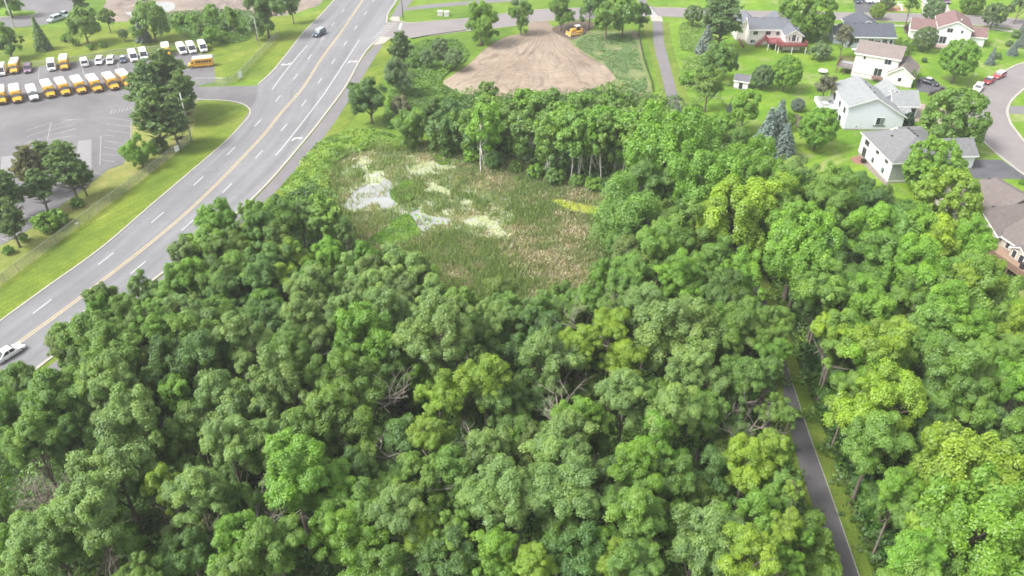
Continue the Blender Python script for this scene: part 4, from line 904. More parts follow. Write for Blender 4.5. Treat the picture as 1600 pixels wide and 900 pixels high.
GC = [(.065, .135, .028), (.09, .18, .03), (.12, .235, .028), (.155, .27, .028)]
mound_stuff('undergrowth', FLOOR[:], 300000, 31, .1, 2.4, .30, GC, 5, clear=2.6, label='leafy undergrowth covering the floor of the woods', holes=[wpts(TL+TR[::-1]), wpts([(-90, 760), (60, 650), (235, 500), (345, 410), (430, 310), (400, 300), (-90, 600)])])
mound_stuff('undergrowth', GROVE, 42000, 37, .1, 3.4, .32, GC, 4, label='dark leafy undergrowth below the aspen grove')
BR = [(.14, .25, .03), (.18, .32, .035), (.23, .37, .04), (.27, .39, .045)]
mound_stuff('thicket', [(438, 300), (462, 268), (495, 228), (530, 212), (560, 205), (600, 208), (640, 222), (655, 232), (600, 232), (556, 240), (520, 262), (512, 300), (480, 305)], 45000, 41, .05, 1.2, .28, BR, 3, label='bright green thicket on the bank between the trail and the pond')
mound_stuff('thicket', [(622, 95), (640, 72), (700, 62), (730, 80), (725, 98), (700, 115), (690, 132), (720, 150), (690, 178), (650, 190), (600, 200), (610, 140)], 42000, 43, .05, 1.1, .30, [(.10, .19, .03), (.13, .25, .03), (.17, .30, .035)], 3, label='rough green growth left of the graded earth')
mound_stuff('thicket', [(1062, 40), (1100, 45), (1130, 120), (1125, 150), (1160, 200), (1110, 215), (1085, 190), (1070, 130)], 24000, 47, .0, .6, .28, [(.16, .27, .05), (.19, .31, .05), (.24, .31, .11)], 3, thin=True, label='rough unmown growth right of the bike path')
mound_stuff('weeds', [(900, 72), (920, 56), (985, 56), (1000, 95), (1010, 140), (968, 128), (940, 97)], 16000, 53, .0, .4, .26, [(.16, .26, .09), (.13, .25, .08), (.2, .3, .11)], 4, thin=True, label='weeds growing beside the graded earth')
mound_stuff('thicket', [(1245, 560), (1300, 560), (1345, 690), (1385, 800), (1420, 930), (1388, 930), (1350, 830), (1300, 690)], 48000, 59, .1, 4.2, .26, [(.04, .11, .02), (.06, .16, .02), (.09, .2, .02)], 4, label='green thicket along the right side of the bike path')
mound_stuff('thicket', [(260, 22), (390, 18), (392, 60), (330, 70), (296, 62), (262, 40)], 14000, 61, .0, 1.2, .34, [(.07, .16, .02), (.09, .2, .02)], 3, label='rough growth around the hedge row above the lot')

# cattails and dead reeds on the marsh
def reeds(name, px, n, seed, hole, label, hmul=1.0):
    poly = catmull(wpts(px), 5, True); x, y = scatter(poly, n, seed); r = np.random.default_rng(seed+1)
    keep = np.ones(len(x), bool)
    for h in hole: keep &= ~(pip(x, y, catmull(wpts(h), 4, True)) & (r.random(len(x)) > (.30 if h is WET else (.12 if h in WEEDY else .03))+(.6 if h in WEEDY or h is WET else .12)*np.clip((fbm(x, y, 2.5, 66)-.50)*8, 0, 1)))
    dens = fbm(x, y, 5, 77); keep &= r.random(len(x)) < np.clip(.35+1.1*dens, 0, 1)
    x, y = x[keep], y[keep]; n = len(x)
    t = fbm(x, y, 6, 88); wet = fbm(x, y, 11, 99)
    green = np.array([.175, .265, .085]); gg = np.array([.24, .32, .09]); tan = np.array([.50, .42, .31]); tan2 = np.array([.38, .32, .22])
    p = np.clip((t*.6+fbm(x, y, 2.2, 85)*.4-.46)*4.5+r.normal(0, .4, n), 0, 1)[:, None]; col = green*(1-p)+(np.where(r.random((n, 1)) < .5, tan, tan2))*p
    col = np.where(r.random((n, 1)) < .25, gg*(1-p*.6)+tan*p*.6, col)*r.uniform(.7, 1.3, (n, 1))
    h = hmul*r.uniform(.5, 1.15, n)*(1.1-.7*p[:, 0]); a = r.uniform(0, 6.283, n); wd = r.uniform(.05, .10, n)*(1+p[:, 0]); lean = r.normal(0, .28, (n, 2))*(1+1.5*p)*h[:, None]
    dx, dy = np.cos(a)*wd, np.sin(a)*wd; z = np.full(n, .0)
    P = np.stack([np.stack([x-dx, y-dy, z], 1), np.stack([x+dx, y+dy, z], 1), np.stack([x+dx*.7+lean[:, 0]*.5, y+dy*.7+lean[:, 1]*.5, h*.6], 1), np.stack([x+lean[:, 0], y+lean[:, 1], h], 1)], 1).reshape(-1, 3).astype(np.float32)
    me = bpy.data.meshes.new(name); me.vertices.add(4*n); me.vertices.foreach_set('co', P.ravel()); me.loops.add(4*n); me.loops.foreach_set('vertex_index', np.arange(4*n, dtype=np.int32))
    me.polygons.add(n); me.polygons.foreach_set('loop_start', np.arange(0, 4*n, 4, dtype=np.int32)); me.polygons.foreach_set('loop_total', np.full(n, 4, np.int32))
    at = me.attributes.new('col', 'FLOAT_COLOR', 'POINT'); at.data.foreach_set('color', np.concatenate([np.repeat(col, 4, 0), np.ones((4*n, 1))], 1).astype(np.float32).ravel()); me.update(calc_edges=True); me.materials.append(M['gleaf'])
    return tag(link(bpy.data.objects.new(name, me)), label, 'reeds', kind='stuff')
reeds('reeds', [(494, 262), (556, 232), (600, 221), (690, 223), (765, 236), (865, 270), (992, 292), (985, 340), (945, 415), (890, 480), (760, 490), (675, 468), (595, 408), (540, 392), (508, 345), (502, 290)], 175000, 71, POOLS+WEEDY+[ALGAE]+MOSS[:1]+[WET]*1, 'green cattails and tan dead reeds filling the marsh')
rr = np.random.default_rng(5)
for q, s_ in ((MOSS[0], 5), (MOSS[1], 6), (MOSS[2], 7)):
    mound_stuff('marsh_plants', q, 9000, 90+s_, .0, .5, .2, [(.09, .2, .012), (.14, .29, .012), (.18, .32, .02)], 2, label='bright green water plants, patch %s' % {5: 'below the round pond', 6: 'near the aspens', 7: 'beside the large open water'}[s_])
for k, (cx, cy) in enumerate([(655, 340), (662, 345), (672, 343), (668, 350), (684, 346), (692, 349), (650, 336), (620, 300), (628, 305), (612, 306), (575, 262), (580, 270)]):
    q = [(cx+3.2*math.cos(a)*rnd.uniform(.6, 1.3), cy+1.6*math.sin(a)*rnd.uniform(.6, 1.3)) for a in [i*.9 for i in range(7)]]
    sheet('lily_pads', q, .026, M['moss'])
# ------------------------------------------------------------------ vehicles
def paint(name, col, rough=.28): return simple(name, col, rough, .05, 1.0, coat=.35)
M['bus'] = paint('school_bus_yellow', (.64, .345, .03)); M['white'] = paint('white_paint', (.78, .78, .77)); M['black'] = paint('black_paint', (.025, .027, .035))
M['red'] = paint('red_paint', (.36, .03, .035)); M['navy'] = paint('dark_blue_paint', (.03, .05, .09)); M['silver'] = paint('silver_paint', (.42, .45, .47)); M['purple'] = paint('purple_grey_paint', (.16, .10, .16)); M['teal'] = paint('pale_blue_grey_paint', (.36, .44, .46))
M['glass'] = simple('dark_glass', (.03, .035, .045), .08, .1, 2.0); M['pglass'] = simple('windscreen_glass', (.16, .19, .20), .08, .1, 2.0)
M['tyre'] = simple('tyre_rubber', (.02, .02, .02), .8); M['chrome'] = simple('bare_metal', (.55, .56, .58), .35, .1, 3, metal=.6); M['lamp'] = simple('lamp_glass', (.75, .76, .74), .15); M['tail'] = simple('tail_lamp', (.35, .02, .02), .2)
M['trimb'] = simple('black_trim', (.03, .03, .03), .5); M['cat'] = paint('machine_yellow', (.62, .36, .06), .45); M['steel'] = simple('worn_steel', (.30, .24, .20), .5, .3, 2.5, metal=.4)
def wheel(par, x, y, r, wd):
    mb = MB(); n = 16; s = 1 if y > 0 else -1
    mb.prism([(x+r*math.cos(k*2*PI/n), r+r*math.sin(k*2*PI/n)) for k in range(n)], 'y', y-s*wd, y); w_ = mb.build('wheel', M['tyre'], par, bevel=.02)
    mb = MB(); mb.prism([(x+r*.58*math.cos(k*2*PI/n), r+r*.58*math.sin(k*2*PI/n)) for k in range(n)], 'y', y-s*.02, y+s*.015); mb.build('rim', M['chrome'], w_)
def ring(x, w0, w1, z0, zm, z1, ins=.0):
    """eight-point cross section with a curved side"""
    return [(x, -w0*.92, z0), (x, w0*.92, z0), (x, w0, z0+(zm-z0)*.35), (x, w0, zm), (x, w1, z1), (x, -w1, z1), (x, -w0, zm), (x, -w0, z0+(zm-z0)*.35)]
def car(label, mat, L=4.7, W=1.82, H=1.45, style='sedan', gmat=None, group=None, roofmat=None, cat='car'):
    t = empty({'sedan': 'car', 'suv': 'suv', 'pickup': 'pickup_truck', 'van': 'van'}[style], (0, 0, 0), label=label, cat=cat, group=group)
    h = W/2; bz = .62*H if style == 'sedan' else .58*H
    if style == 'van': bz = 1.15
    nose = {'sedan': .90, 'suv': .95, 'pickup': .98, 'van': .92}[style]
    mb = MB(); zs = [(0.0, .55, .80), (.03, .72, .9), (.12, .93*nose, .97), (.28, 1.0, 1), (.5, 1.03, 1), (.75, 1.04, 1), (.92, 1.02, .98), (.985, .95, .93), (1.0, .72, .86)]
    rings = []
    for f, zf, wf in zs:
        x = L/2-f*L; rings.append(ring(x, h*wf, h*wf*.94, .22 if .02 < f < .98 else .35, bz*.80*min(1, zf), bz*zf))
    b = mb.loft(rings).build('body', mat, t, smooth=False, bevel=.04)
    g = {'sedan': [(.27, .0, .86), (.40, 1, .74), (.66, .97, .74), (.84, .05, .82)], 'suv': [(.25, 0, .88), (.36, 1, .80), (.88, .97, .79), (.97, .05, .86)], 'van': [(.10, 0, .88), (.25, 1, .84), (.97, 1, .84), (.99, .0, .9)], 'pickup': [(.27, 0, .88), (.38, 1, .78), (.56, 1, .78), (.60, .0, .86)]}[style]
    gm = MB(); rf = MB(); rg2 = []
    for f, zf, wf in g:
        x = L/2-f*L; z = bz*1.0+(H-bz)*zf; ww = h*(.9 if zf < .2 else wf); rg2.append([(x, -h*.9, bz-.08), (x, h*.9, bz-.08), (x, ww, z), (x, -ww, z)])
    gm.loft(rg2).build('window_glass', gmat or M['glass'], t)
    (x1, w1), (x2, w2) = [(L/2-f*L, h*wf) for f, zf, wf in g[1:3]]
    rf.loft([[(x1+.12, -w1-.01, H-.05), (x1+.12, w1+.01, H-.05), (x1+.02, w1*.96, H+.02), (x1+.02, -w1*.96, H+.02)], [((x1+x2)/2, -w1*1.01, H-.03), ((x1+x2)/2, w1*1.01, H-.03), ((x1+x2)/2, w1*.95, H+.05), ((x1+x2)/2, -w1*.95, H+.05)], [(x2-.1, -w2-.01, H-.06), (x2-.1, w2+.01, H-.06), (x2, w2*.96, H+.01), (x2, -w2*.96, H+.01)]]).build('roof', roofmat or mat, t, bevel=.02)
    pm = MB()
    for s in (-1, 1):
        xa, za, wa = L/2-g[0][0]*L, bz, h*.9; pm.bar((xa, s*wa, za-.02), (x1, s*w1, H-.02), .08); xb = L/2-g[3][0]*L; pm.bar((xb, s*h*.9, bz), (x2, s*w2, H-.02), .11)
        xm = (x1+x2)/2; pm.bar((xm, s*h*.915, bz-.02), (xm, s*w1, H-.02), .09)
    if style == 'van': 
        for s in (-1, 1): pm.box(x2, x1-.9, s*h*.9-.02 if s > 0 else -h*.915, h*.915 if s > 0 else -h*.9+.02, bz, H-.05)
    pm.build('pillars', mat, t)
    if style == 'pickup': MB().box(-L/2+.12, L/2-.62*L, -h*.8, h*.8, bz*.99, bz*1.055).build('load_bed', M['trimb'], t)
    r = .33 if style == 'sedan' else .38
    for x in (L*.31, -L*.30):
        for s in (-1, 1): wheel(t, x, s*h*.985, r, .22)
    for s in (-1, 1):
        MB().box(L/2-.12, L/2-.005, s*h*.62-.16, s*h*.62+.16, bz*.62, bz*.80).build('headlight', M['lamp'], t, bevel=.02)
        MB().box(-L/2+.005, -L/2+.1, s*h*.66-.14, s*h*.66+.14, bz*.68, bz*.92).build('tail_light', M['tail'], t, bevel=.02)
        MB().box(L*.13, L*.17, s*h*1.0-.02, s*h*1.0+s*.16 if s > 0 else s*h*1.0+.02, bz, bz+.14).build('mirror', mat, t) if s > 0 else MB().box(L*.13, L*.17, -h-.16, -h+.02, bz, bz+.14).build('mirror', mat, t)
    MB().box(L/2-.03, L/2+.03, -h*.75, h*.75, .28, .45).build('front_bumper', M['trimb'], t); MB().box(L/2-.05, L/2+.01, -h*.35, h*.35, bz*.55, bz*.72).build('grille', M['trimb'], t)
    return t
def at(t, px, ang):
    x, y, _ = G(*px); t.location = (x, y, .03); t.rotation_euler = (0, 0, R_(ang)); return t
def bus(label, body, roofm, L=6.9, W=2.3, H=2.75, group=None):
    """cutaway minibus: van nose in front of a square passenger box"""
    t = empty('school_bus' if body is M['bus'] else 'minibus', (0, 0, 0), label=label, cat='bus', group=group); h = W/2; xf = L/2-1.55
    b = MB(); b.loft([[(x, -w_, .45), (x, w_, .45), (x, w_, 2.35), (x, w_*.97, H-.12), (x, w_*.8, H), (x, -w_*.8, H), (x, -w_*.97, H-.12), (x, -w_, 2.35)] for x, w_ in ((-L/2, h*.97), (-L/2+.15, h), (xf-.15, h), (xf, h*.97))])
    bo = b.build('body', body, t)
    rf = MB(); rf.loft([[(x, -w_, H-.10), (x, w_, H-.10), (x, w_*.82, H+.06), (x, -w_*.82, H+.06)] for x, w_ in ((-L/2+.05, h*.96), (xf-.05, h*.96))]).build('roof', roofm, t)
    n = MB(); n.loft([ring(L/2-a, w_, w_*.9, .4, zm, zt) for a, w_, zm, zt in ((0, .82, .8, .95), (.12, .95, 1.0, 1.12), (.9, 1.0, 1.12, 1.28), (1.0, 1.0, 1.15, 1.34), (1.6, 1.02, 1.2, 1.9))]); n.build('hood', body, t, bevel=.04)
    c = MB(); c.loft([[(L/2-.95, -.92, 1.2), (L/2-.95, .92, 1.2), (L/2-1.0, .92, 1.28), (L/2-1.0, -.92, 1.28)], [(xf+.02, -.98, 1.2), (xf+.02, .98, 1.2), (xf+.02, .88, 2.15), (xf+.02, -.88, 2.15)]]); c.build('windshield', M['pglass'], t)
    cap = MB(); cap.loft([[(xf-.02, -h*.95, 2.1), (xf-.02, h*.95, 2.1), (xf-.02, h*.8, H), (xf-.02, -h*.8, H)], [(xf+.42, -.92, 2.1), (xf+.42, .92, 2.1), (xf+.1, .75, H-.1), (xf+.1, -.75, H-.1)]]); cap.build('front_cap', body, t)
    MB().box(xf+.30, xf+.36, -.55, .55, 2.17, 2.34).build('warning_light_board', M['trimb'], t)
    for s in (-1, 1):
        for k in range(6):
            x = -L/2+.45+k*.72
            if x+.55 > xf: break
            y0 = s*h; MB().box(x, x+.55, min(y0, y0+s*.015), max(y0, y0+s*.015), 1.45, 2.1).build('side_window', M['glass'], t)
        MB().box(-L/2+.1, xf-.1, min(s*h, s*(h+.02)), max(s*h, s*(h+.02)), 1.15, 1.21).build('rub_rail', M['trimb'], t)
        MB().box(xf+.02, L/2-.95, min(s*.97, s*1.0), max(s*.97, s*1.0), 1.35, 1.85).build('cab_window', M['glass'], t)
        MB().box(L/2-.05, L/2+.02, s*.68-.14, s*.68+.14, .72, .9).build('headlight', M['lamp'], t)
        MB().box(L/2-.9, L/2-.8, min(s*1.05, s*1.3), max(s*1.05, s*1.3), 1.35, 1.75).build('mirror', M['trimb'], t)
        for x in (L/2-.95, -L/2+1.5): wheel(t, x, s*1.1, .4, .25)
        MB().box(-L/2-.02, -L/2+.03, s*.85-.1, s*.85+.1, .9, 1.1).build('tail_light', M['tail'], t)
    MB().box(-L/2-.02, -L/2+.01, -.45, .45, 1.3, 2.1).build('rear_window', M['glass'], t)
    MB().box(L/2-.02, L/2+.10, -.95, .95, .4, .6).build('front_bumper', M['trimb'], t); MB().box(L/2-.03, L/2+.03, -.5, .5, .68, .95).build('grille', M['trimb'], t)
    return t
def front_at(t, px, ang, L):      # place by the pixel of the nose on the ground
    x, y, _ = G(*px); a = R_(ang); t.location = (x-math.cos(a)*L/2, y-math.sin(a)*L/2, .03); t.rotation_euler = (0, 0, a); return t
yb = bus('yellow school bus cut off by the left edge in the lower bus row', M['bus'], M['white'], group='parked school buses'); front_at(yb, (5, 165), -62, 6.9)
wb = bus('white minibus between yellow buses in the lower row', M['white'], M['white'], L=6.0, W=2.15, H=2.5, group='parked minibuses'); front_at(wb, (56, 159.5), -58, 6.0)
def another(src, px, ang, L, label, s=1.0):
    c = copy_tree(src); c['label'] = label; front_at(c, px, ang, L*s); c.scale = (s, s, s); return c
names = ['yellow school bus left of the white minibus in the lower row', 'yellow school bus right of the white minibus, third bus from the tall pines\' far end', 'second yellow school bus right of the white minibus', 'third yellow school bus right of the white minibus', 'fourth yellow school bus right of the white minibus', 'fifth yellow school bus right of the white minibus, beside the pines', 'sixth yellow school bus right of the white minibus, half behind the pines']
names[1] = 'first yellow school bus right of the white minibus in the lower row'
for n, (px, a) in zip(names, [((29.5, 162.5), -60), ((82, 154.5), -56), ((105.5, 151), -55), ((130.5, 148), -55), ((155.5, 145.5), -54), ((182, 142), -53), ((204, 137), -52)]): another(yb, px, a, 6.9, n)
for n, px, a in [('yellow school bus in the upper row left of the dark purple car', (23, 117), -70), ('yellow school bus in the upper row right of a white van', (102, 111), -67), ('yellow school bus alone behind the top of the pines', (262, 91), -68), ('small yellow school bus seen broadside at the right end of the lot', (295, 106), -163)]: another(yb, px, a, 6.9, n, .92)
for n, px, a in [('white passenger van left of the pines, left of two', (211.5, 98), -62), ('white passenger van left of the pines, right of two', (227, 95), -64), ('leftmost of the three white vans at the right end of the lot', (288.5, 86.5), -60), ('middle of the three white vans at the right end of the lot', (303, 85), -62), ('rightmost of the three white vans at the right end of the lot', (320, 83), -65)]:
    v = car(n, M['white'], L=5.9, W=2.05, H=2.1, style='van', gmat=M['glass'], group='white vans', cat='van'); front_at(v, px, a, 5.9)
front_at(car('white van at the left edge of the upper row', M['white'], L=5.9, W=2.05, H=2.1, style='van', group='white vans', cat='van'), (3, 120.5), -66, 5.9)
front_at(car('white van left of a yellow bus in the upper row', M['white'], L=5.7, W=2.05, H=2.1, style='van', group='white vans', cat='van'), (82.5, 112.5), -64, 5.7)
front_at(car('dark purple minivan right of a yellow bus', M['purple'], L=4.9, W=1.9, H=1.7, style='suv'), (44, 115.8), -68, 4.9)
at(car('white pickup truck parked tail first in the upper row', M['white'], L=5.2, W=1.95, H=1.8, style='suv'), (133, 101), 118)
front_at(car('left of two white hatchbacks side by side in the lot', M['white'], L=4.6, W=1.8, H=1.5, style='suv', group='white hatchbacks'), (154.5, 103), -75, 4.6)
front_at(car('right of two white hatchbacks side by side in the lot', M['white'], L=4.6, W=1.8, H=1.5, style='suv', group='white hatchbacks'), (172, 102.5), -75, 4.6)
front_at(car('small dark blue car between a white hatchback and a white van', M['navy'], L=3.9, W=1.6, H=1.4, style='sedan', roofmat=M['silver']), (193, 99.5), -70, 3.9)
at(car('grey-blue suv in the far lot beside the meadow', M['teal'], L=4.9, W=1.95, H=1.75, style='suv'), (87, 33), -115)
at(car('silver pickup truck behind the grey-blue suv in the far lot', M['teal'], L=5.3, W=1.95, H=1.8, style='pickup'), (101, 27), -10)
at(car('dark pickup truck with pale roof driving on the main road', M['navy'], L=5.2, W=1.95, H=1.8, style='suv', roofmat=M['teal'], gmat=M['pglass']), (499, 55), -110)
wc = car('white sedan driving on the main road at the left edge', M['white'], L=4.8, W=1.85, H=1.42); x, y, _ = G(15, 556); wc.location = (x, y, .03); wc.rotation_euler = (0, 0, R_(62)); wc.scale = (.95, .95, .95)
at(car('black car parked on the asphalt driveway by the garage', M['black'], L=4.9, W=1.86, H=1.5, roofmat=M['silver']), (1450, 131), -47)
at(car('white suv at the front of the line of cars parked on the curving street', M['white'], L=4.6, W=1.85, H=1.6, style='suv'), (1527, 141), -127)
at(car('red car parked directly behind the white suv', M['red'], L=4.7, W=1.82, H=1.45, roofmat=M['silver']), (1544, 129), -136)
at(car('red car at the back of the parked line under pale roof', M['red'], L=4.7, W=1.82, H=1.5, style='suv', roofmat=M['white']), (1560, 121), -141)
at(car('dark car on the asphalt driveway at the top edge', M['navy'], L=4.7, W=1.85, H=1.6, style='suv'), (1339, 3), -92)
at(car('silver car on the asphalt driveway at the top edge', M['silver'], L=4.7, W=1.85, H=1.45), (1355, 3), -92)
at(car('white car on the right of the asphalt driveway at the top edge', M['white'], L=4.6, W=1.82, H=1.45), (1367, 3), -92)
at(car('white car on the concrete driveway at the top edge', M['white'], L=4.7, W=1.85, H=1.5, style='suv'), (1447, 5), -88)
at(car('dark purple car on the concrete driveway behind the street tree', M['purple'], L=4.7, W=1.85, H=1.5, style='suv'), (1476, 4), -88)

# bulldozer
def bulldozer(px, ang):
    t = empty('bulldozer', (*G(*px)[:2], .03), R_(ang), label='yellow bulldozer with white cab roof parked beside the dark soil', cat='bulldozer')
    tr = [(-2.3, .45), (-2.0, .05), (1.8, .05), (2.2, .4), (2.05, .85), (1.6, 1.0), (-.6, 1.15), (-1.9, 1.05), (-2.3, .8)]
    for s in (-1, 1):
        y0, y1 = sorted((s*.75, s*1.3)); k = MB().prism(tr, 'y', y0, y1).build('track', M['steel'], t, bevel=.04)
        MB().prism([(a*.8, .18+b*.62) for a, b in tr], 'y', *sorted((s*1.29, s*1.34))).build('track_frame', M['cat'], k)
        MB().bar((-.6, s*1.45, .55), (2.9, s*1.45, .45), .2, .28).build('push_arm', M['cat'], t)
        MB().bar((1.3, s*.55, 1.6), (2.75, s*.7, .95), .13).build('lift_cylinder', M['chrome'], t)
        MB().box(-1.9, .3, *sorted((s*.7, s*1.32)), 1.15, 1.32).build('fender', M['cat'], t)
    MB().prism([(-2.3, .7), (2.1, .7), (2.1, 1.9), (1.9, 2.05), (.2, 2.1), (.2, 1.5), (-1.2, 1.5), (-1.4, 1.95), (-2.4, 1.85)], 'y', -.7, .7).build('hull', M['cat'], t, bevel=.05)
    MB().prism([(-1.15, 1.5), (.35, 1.5), (.15, 2.85), (-1.1, 2.85)], 'y', -.62, .62).build('cab', M['glass'], t)
    MB().box(-1.35, .4, -.8, .8, 2.86, 3.02).build('cab_roof', M['white'], t, bevel=.04)
    mb = MB()
    for x in (-1.2, .3):
        for s in (-1, 1): mb.bar((x, s*.68, 1.5), (x, s*.68, 2.86), .1)
    mb.build('cab_frame', M['cat'], t)
    MB().tube([(1.2, .3, 2.0), (1.2, .3, 2.9)], .07, 8).build('exhaust', M['trimb'], t)
    b = MB(); b.prism([(2.85, .1), (3.1, .15), (3.0, .5), (2.95, .9), (3.1, 1.3), (2.9, 1.35), (2.78, .9), (2.8, .4)], 'y', -1.75, 1.75); b.build('blade', M['cat'], t, bevel=.02)
    MB().box(3.0, 3.2, -1.78, 1.78, .02, .22).build('cutting_edge', M['chrome'], t)
    MB().bar((-2.3, 0, .9), (-3.1, 0, .5), .3).build('ripper', M['steel'], t)
    return t
bulldozer((900, 54), -156).scale = (.86, .86, .86)

# ------------------------------------------------------------------ fences, poles, signs, boxes
def wire_mat():
    m, nt, b = nmat('chain_link'); p = pos_node(nt); b.inputs['Base Color'].default_value = (.42, .45, .40, 1); b.inputs['Metallic'].default_value = .5; b.inputs['Roughness'].default_value = .5
    n = noise(nt, p, 9.0, 2, .6); f = ramp(nt, n, [(.45, (.34,)*3), (.6, (.52,)*3)]); nt.links.new(f, b.inputs['Alpha']); return m
M['wire'] = wire_mat(); M['galv'] = simple('galvanised_steel', (.40, .41, .40), .45, .1, 3, metal=.5)
def chain_fence(px, label, H=1.9, step=3.0):
    w2 = catmull(wpts(px), 6); t = empty('chain_link_fence', (w2[0][0], w2[0][1], 0), label=label, cat='fence'); o0 = Vector((w2[0][0], w2[0][1], 0))
    w2 = [(a-o0.x, b-o0.y) for a, b in w2]
    vs = [(x, y, .05) for x, y in w2]+[(x, y, H) for x, y in w2]; n = len(w2)
    MB().add(vs, [(i, i+1, n+i+1, n+i) for i in range(n-1)]).build('mesh_panel', M['wire'], t)
    MB().tube([(x, y, H) for x, y in w2], .035, 5).build('top_rail', M['galv'], t)
    acc = 0; nxt = 0; k = 0
    for i in range(n-1):
        a, b = Vector(w2[i]), Vector(w2[i+1]); L = (b-a).length
        while nxt <= acc+L and k < 90:
            p = a.lerp(b, (nxt-acc)/L); MB().tube([(p.x, p.y, 0), (p.x, p.y, H+.05)], .045, 6).build('post', M['galv'], t); nxt += step; k += 1
        acc += L
    return t
chain_fence([(-60, 492), (0, 448), (95, 377), (150, 335), (207, 293), (260, 252), (292, 227), (300, 218)], 'long chain link fence between the parking lot and the main road verge')
chain_fence([(306, 134), (336, 133), (365, 130), (400, 96), (436, 58)], 'chain link fence running from the lot corner up beside the main road')
chain_fence([(-50, 125), (0, 112), (55, 104), (125, 94), (190, 83), (250, 78), (330, 66)], 'low chain link fence along the top of the bus lot', H=1.2, step=5)
def panel_sign(px, wd, ht, z, ang, label, cat='sign'):
    x, y, _ = G(*px, z); t = empty('sign', (x, y, 0), R_(ang), label=label, cat=cat)
    MB().box(-wd/2, wd/2, -.02, .02, z-ht/2, z+ht/2).build('panel', M['white'], t)
    MB().box(-.04, .04, .02, .10, 0, z).build('post', M['galv'], t); return t
panel_sign((375, 117), 1.2, 1.7, 1.1, 60, 'white sign panel on the far chain link fence near the lot entrance'); panel_sign((276, 232), 1.1, 1.3, 1.3, 55, 'white sign panel on the fence below the tall pines'); panel_sign((120, 349), .5, .35, 1.3, 50, 'small white sign on the fence beside the thin pines')
def pole(px, H, r, mat, label, name='light_pole', arm=None, cat='pole'):
    x, y, _ = G(*px); t = empty(name, (x, y, 0), 0, label=label, cat=cat)
    MB().tube([(0, 0, 0), (0, 0, H*.5), (0, 0, H)], [r, r*.85, r*.65], 10).build('pole', mat, t, smooth=True)
    MB().tube([(0, 0, 0), (0, 0, .35)], r*1.8, 10).build('base', M['concrete'], t)
    if arm:
        a = MB().tube([(0, 0, H-.1), (arm[0]*.5, arm[1]*.5, H+.25), (arm[0], arm[1], H+.2)], r*.5, 6).build('arm', mat, t)
        MB().box(arm[0]-.45, arm[0]+.25, arm[1]-.16, arm[1]+.16, H+.08, H+.26).build('lamp_head', M['galv'], t, bevel=.03)
    return t
M['polem'] = simple('pale_pole', (.50, .50, .48), .6)
M['darkpole'] = simple('dark_pole', (.05, .045, .04), .6)
pole((300, 221), 11, .17, M['polem'], 'tall pale light pole beside the lot entrance and pines')
pole((23, 44), 9.5, .17, M['polem'], 'pale light pole in the top left beside the far lot', arm=(-1.5, 0)); pole((405, 71), 8, .1, M['polem'], 'thin pale pole by the meadow fence beside the main road', arm=(-.8, 0))
pole((630, 31), 9, .14, M['darkpole'], 'dark utility pole at the corner of the side street', name='utility_pole', arm=(1.5, 0)); pole((1507, 152), 5.5, .09, M['darkpole'], 'dark street lamp at the end of the asphalt driveway', name='street_lamp', arm=(1.1, .3))
for px, lb in (((688, 24), 'left of two pale utility boxes on the side street verge'), ((698, 25), 'right of two pale utility boxes on the side street verge')):
    x, y, _ = G(*px); t = empty('utility_box', (x, y, 0), 0, label=lb, cat='utility box', group='utility boxes'); MB().box(-.7, .7, -.6, .6, 0, 1.3).build('cabinet', M['polem'], t, bevel=.06); MB().box(-.76, .76, -.66, .66, 1.3, 1.42).build('lid', M['white'], t); MB().box(-.85, .85, -.75, .75, -.02, .1).build('plinth', M['concrete'], t)
def silt(px, label, H=.6):
    w2 = catmull(wpts(px), 6); mb = MB(); strip_mb(mb, w2, .05, 0, H); o = mb.build('silt_fence', M['trimb']); tag(o, label, 'fence')
    st = MB(); acc = 0
    for i in range(0, len(w2), 3): x, y = w2[i]; k = MB().box(x-.03, x+.03, y-.09, y-.03, 0, H+.25).build('stake', M['steel'], o)
silt([(1000, 48), (1000, 66), (1004, 84), (1010, 105), (1018, 128), (1020, 144)], 'black silt fence between the weeds and the bike path'); silt([(652, 151), (668, 156), (686, 161)], 'short black silt fence by the bushes left of the earth pad'); silt([(643, 61), (665, 57), (700, 52), (728, 48)], 'black silt fence along the side street', H=.3)

# things on the lawns
def trampoline(px, r, label):
    x, y, _ = G(*px); t = empty('trampoline', (x, y, 0), 0, label=label, cat='trampoline'); n = 20
    MB().tube([(r*math.cos(k*2*PI/n), r*math.sin(k*2*PI/n), .8) for k in range(n+1)], .14, 6).build('pad_ring', M['white'], t); MB().prism([(r*.94*math.cos(k*2*PI/n), r*.94*math.sin(k*2*PI/n)) for k in range(n)], 'z', .78, .80).build('mat', M['polem'], t)
    for k in range(4): a = k*PI/2+.4; MB().tube([(r*math.cos(a), r*math.sin(a), 0), (r*math.cos(a), r*math.sin(a), .8)], .04, 5).build('leg', M['galv'], t)
trampoline((1285, 115), 1.1, 'small white round plaything lying on the lawn')
x, y, _ = G(1395, 14)
t = empty('playground_set', (x, y, 0), .1, label='playground set with white swings on an orange mulch pad', cat='playground'); 
MB().box(-3.4, 3.6, -2.6, 2.2, 0, .06).build('mulch_pad', simple('orange_mulch', (.38, .20, .11), .9, .2, 1.5), t)
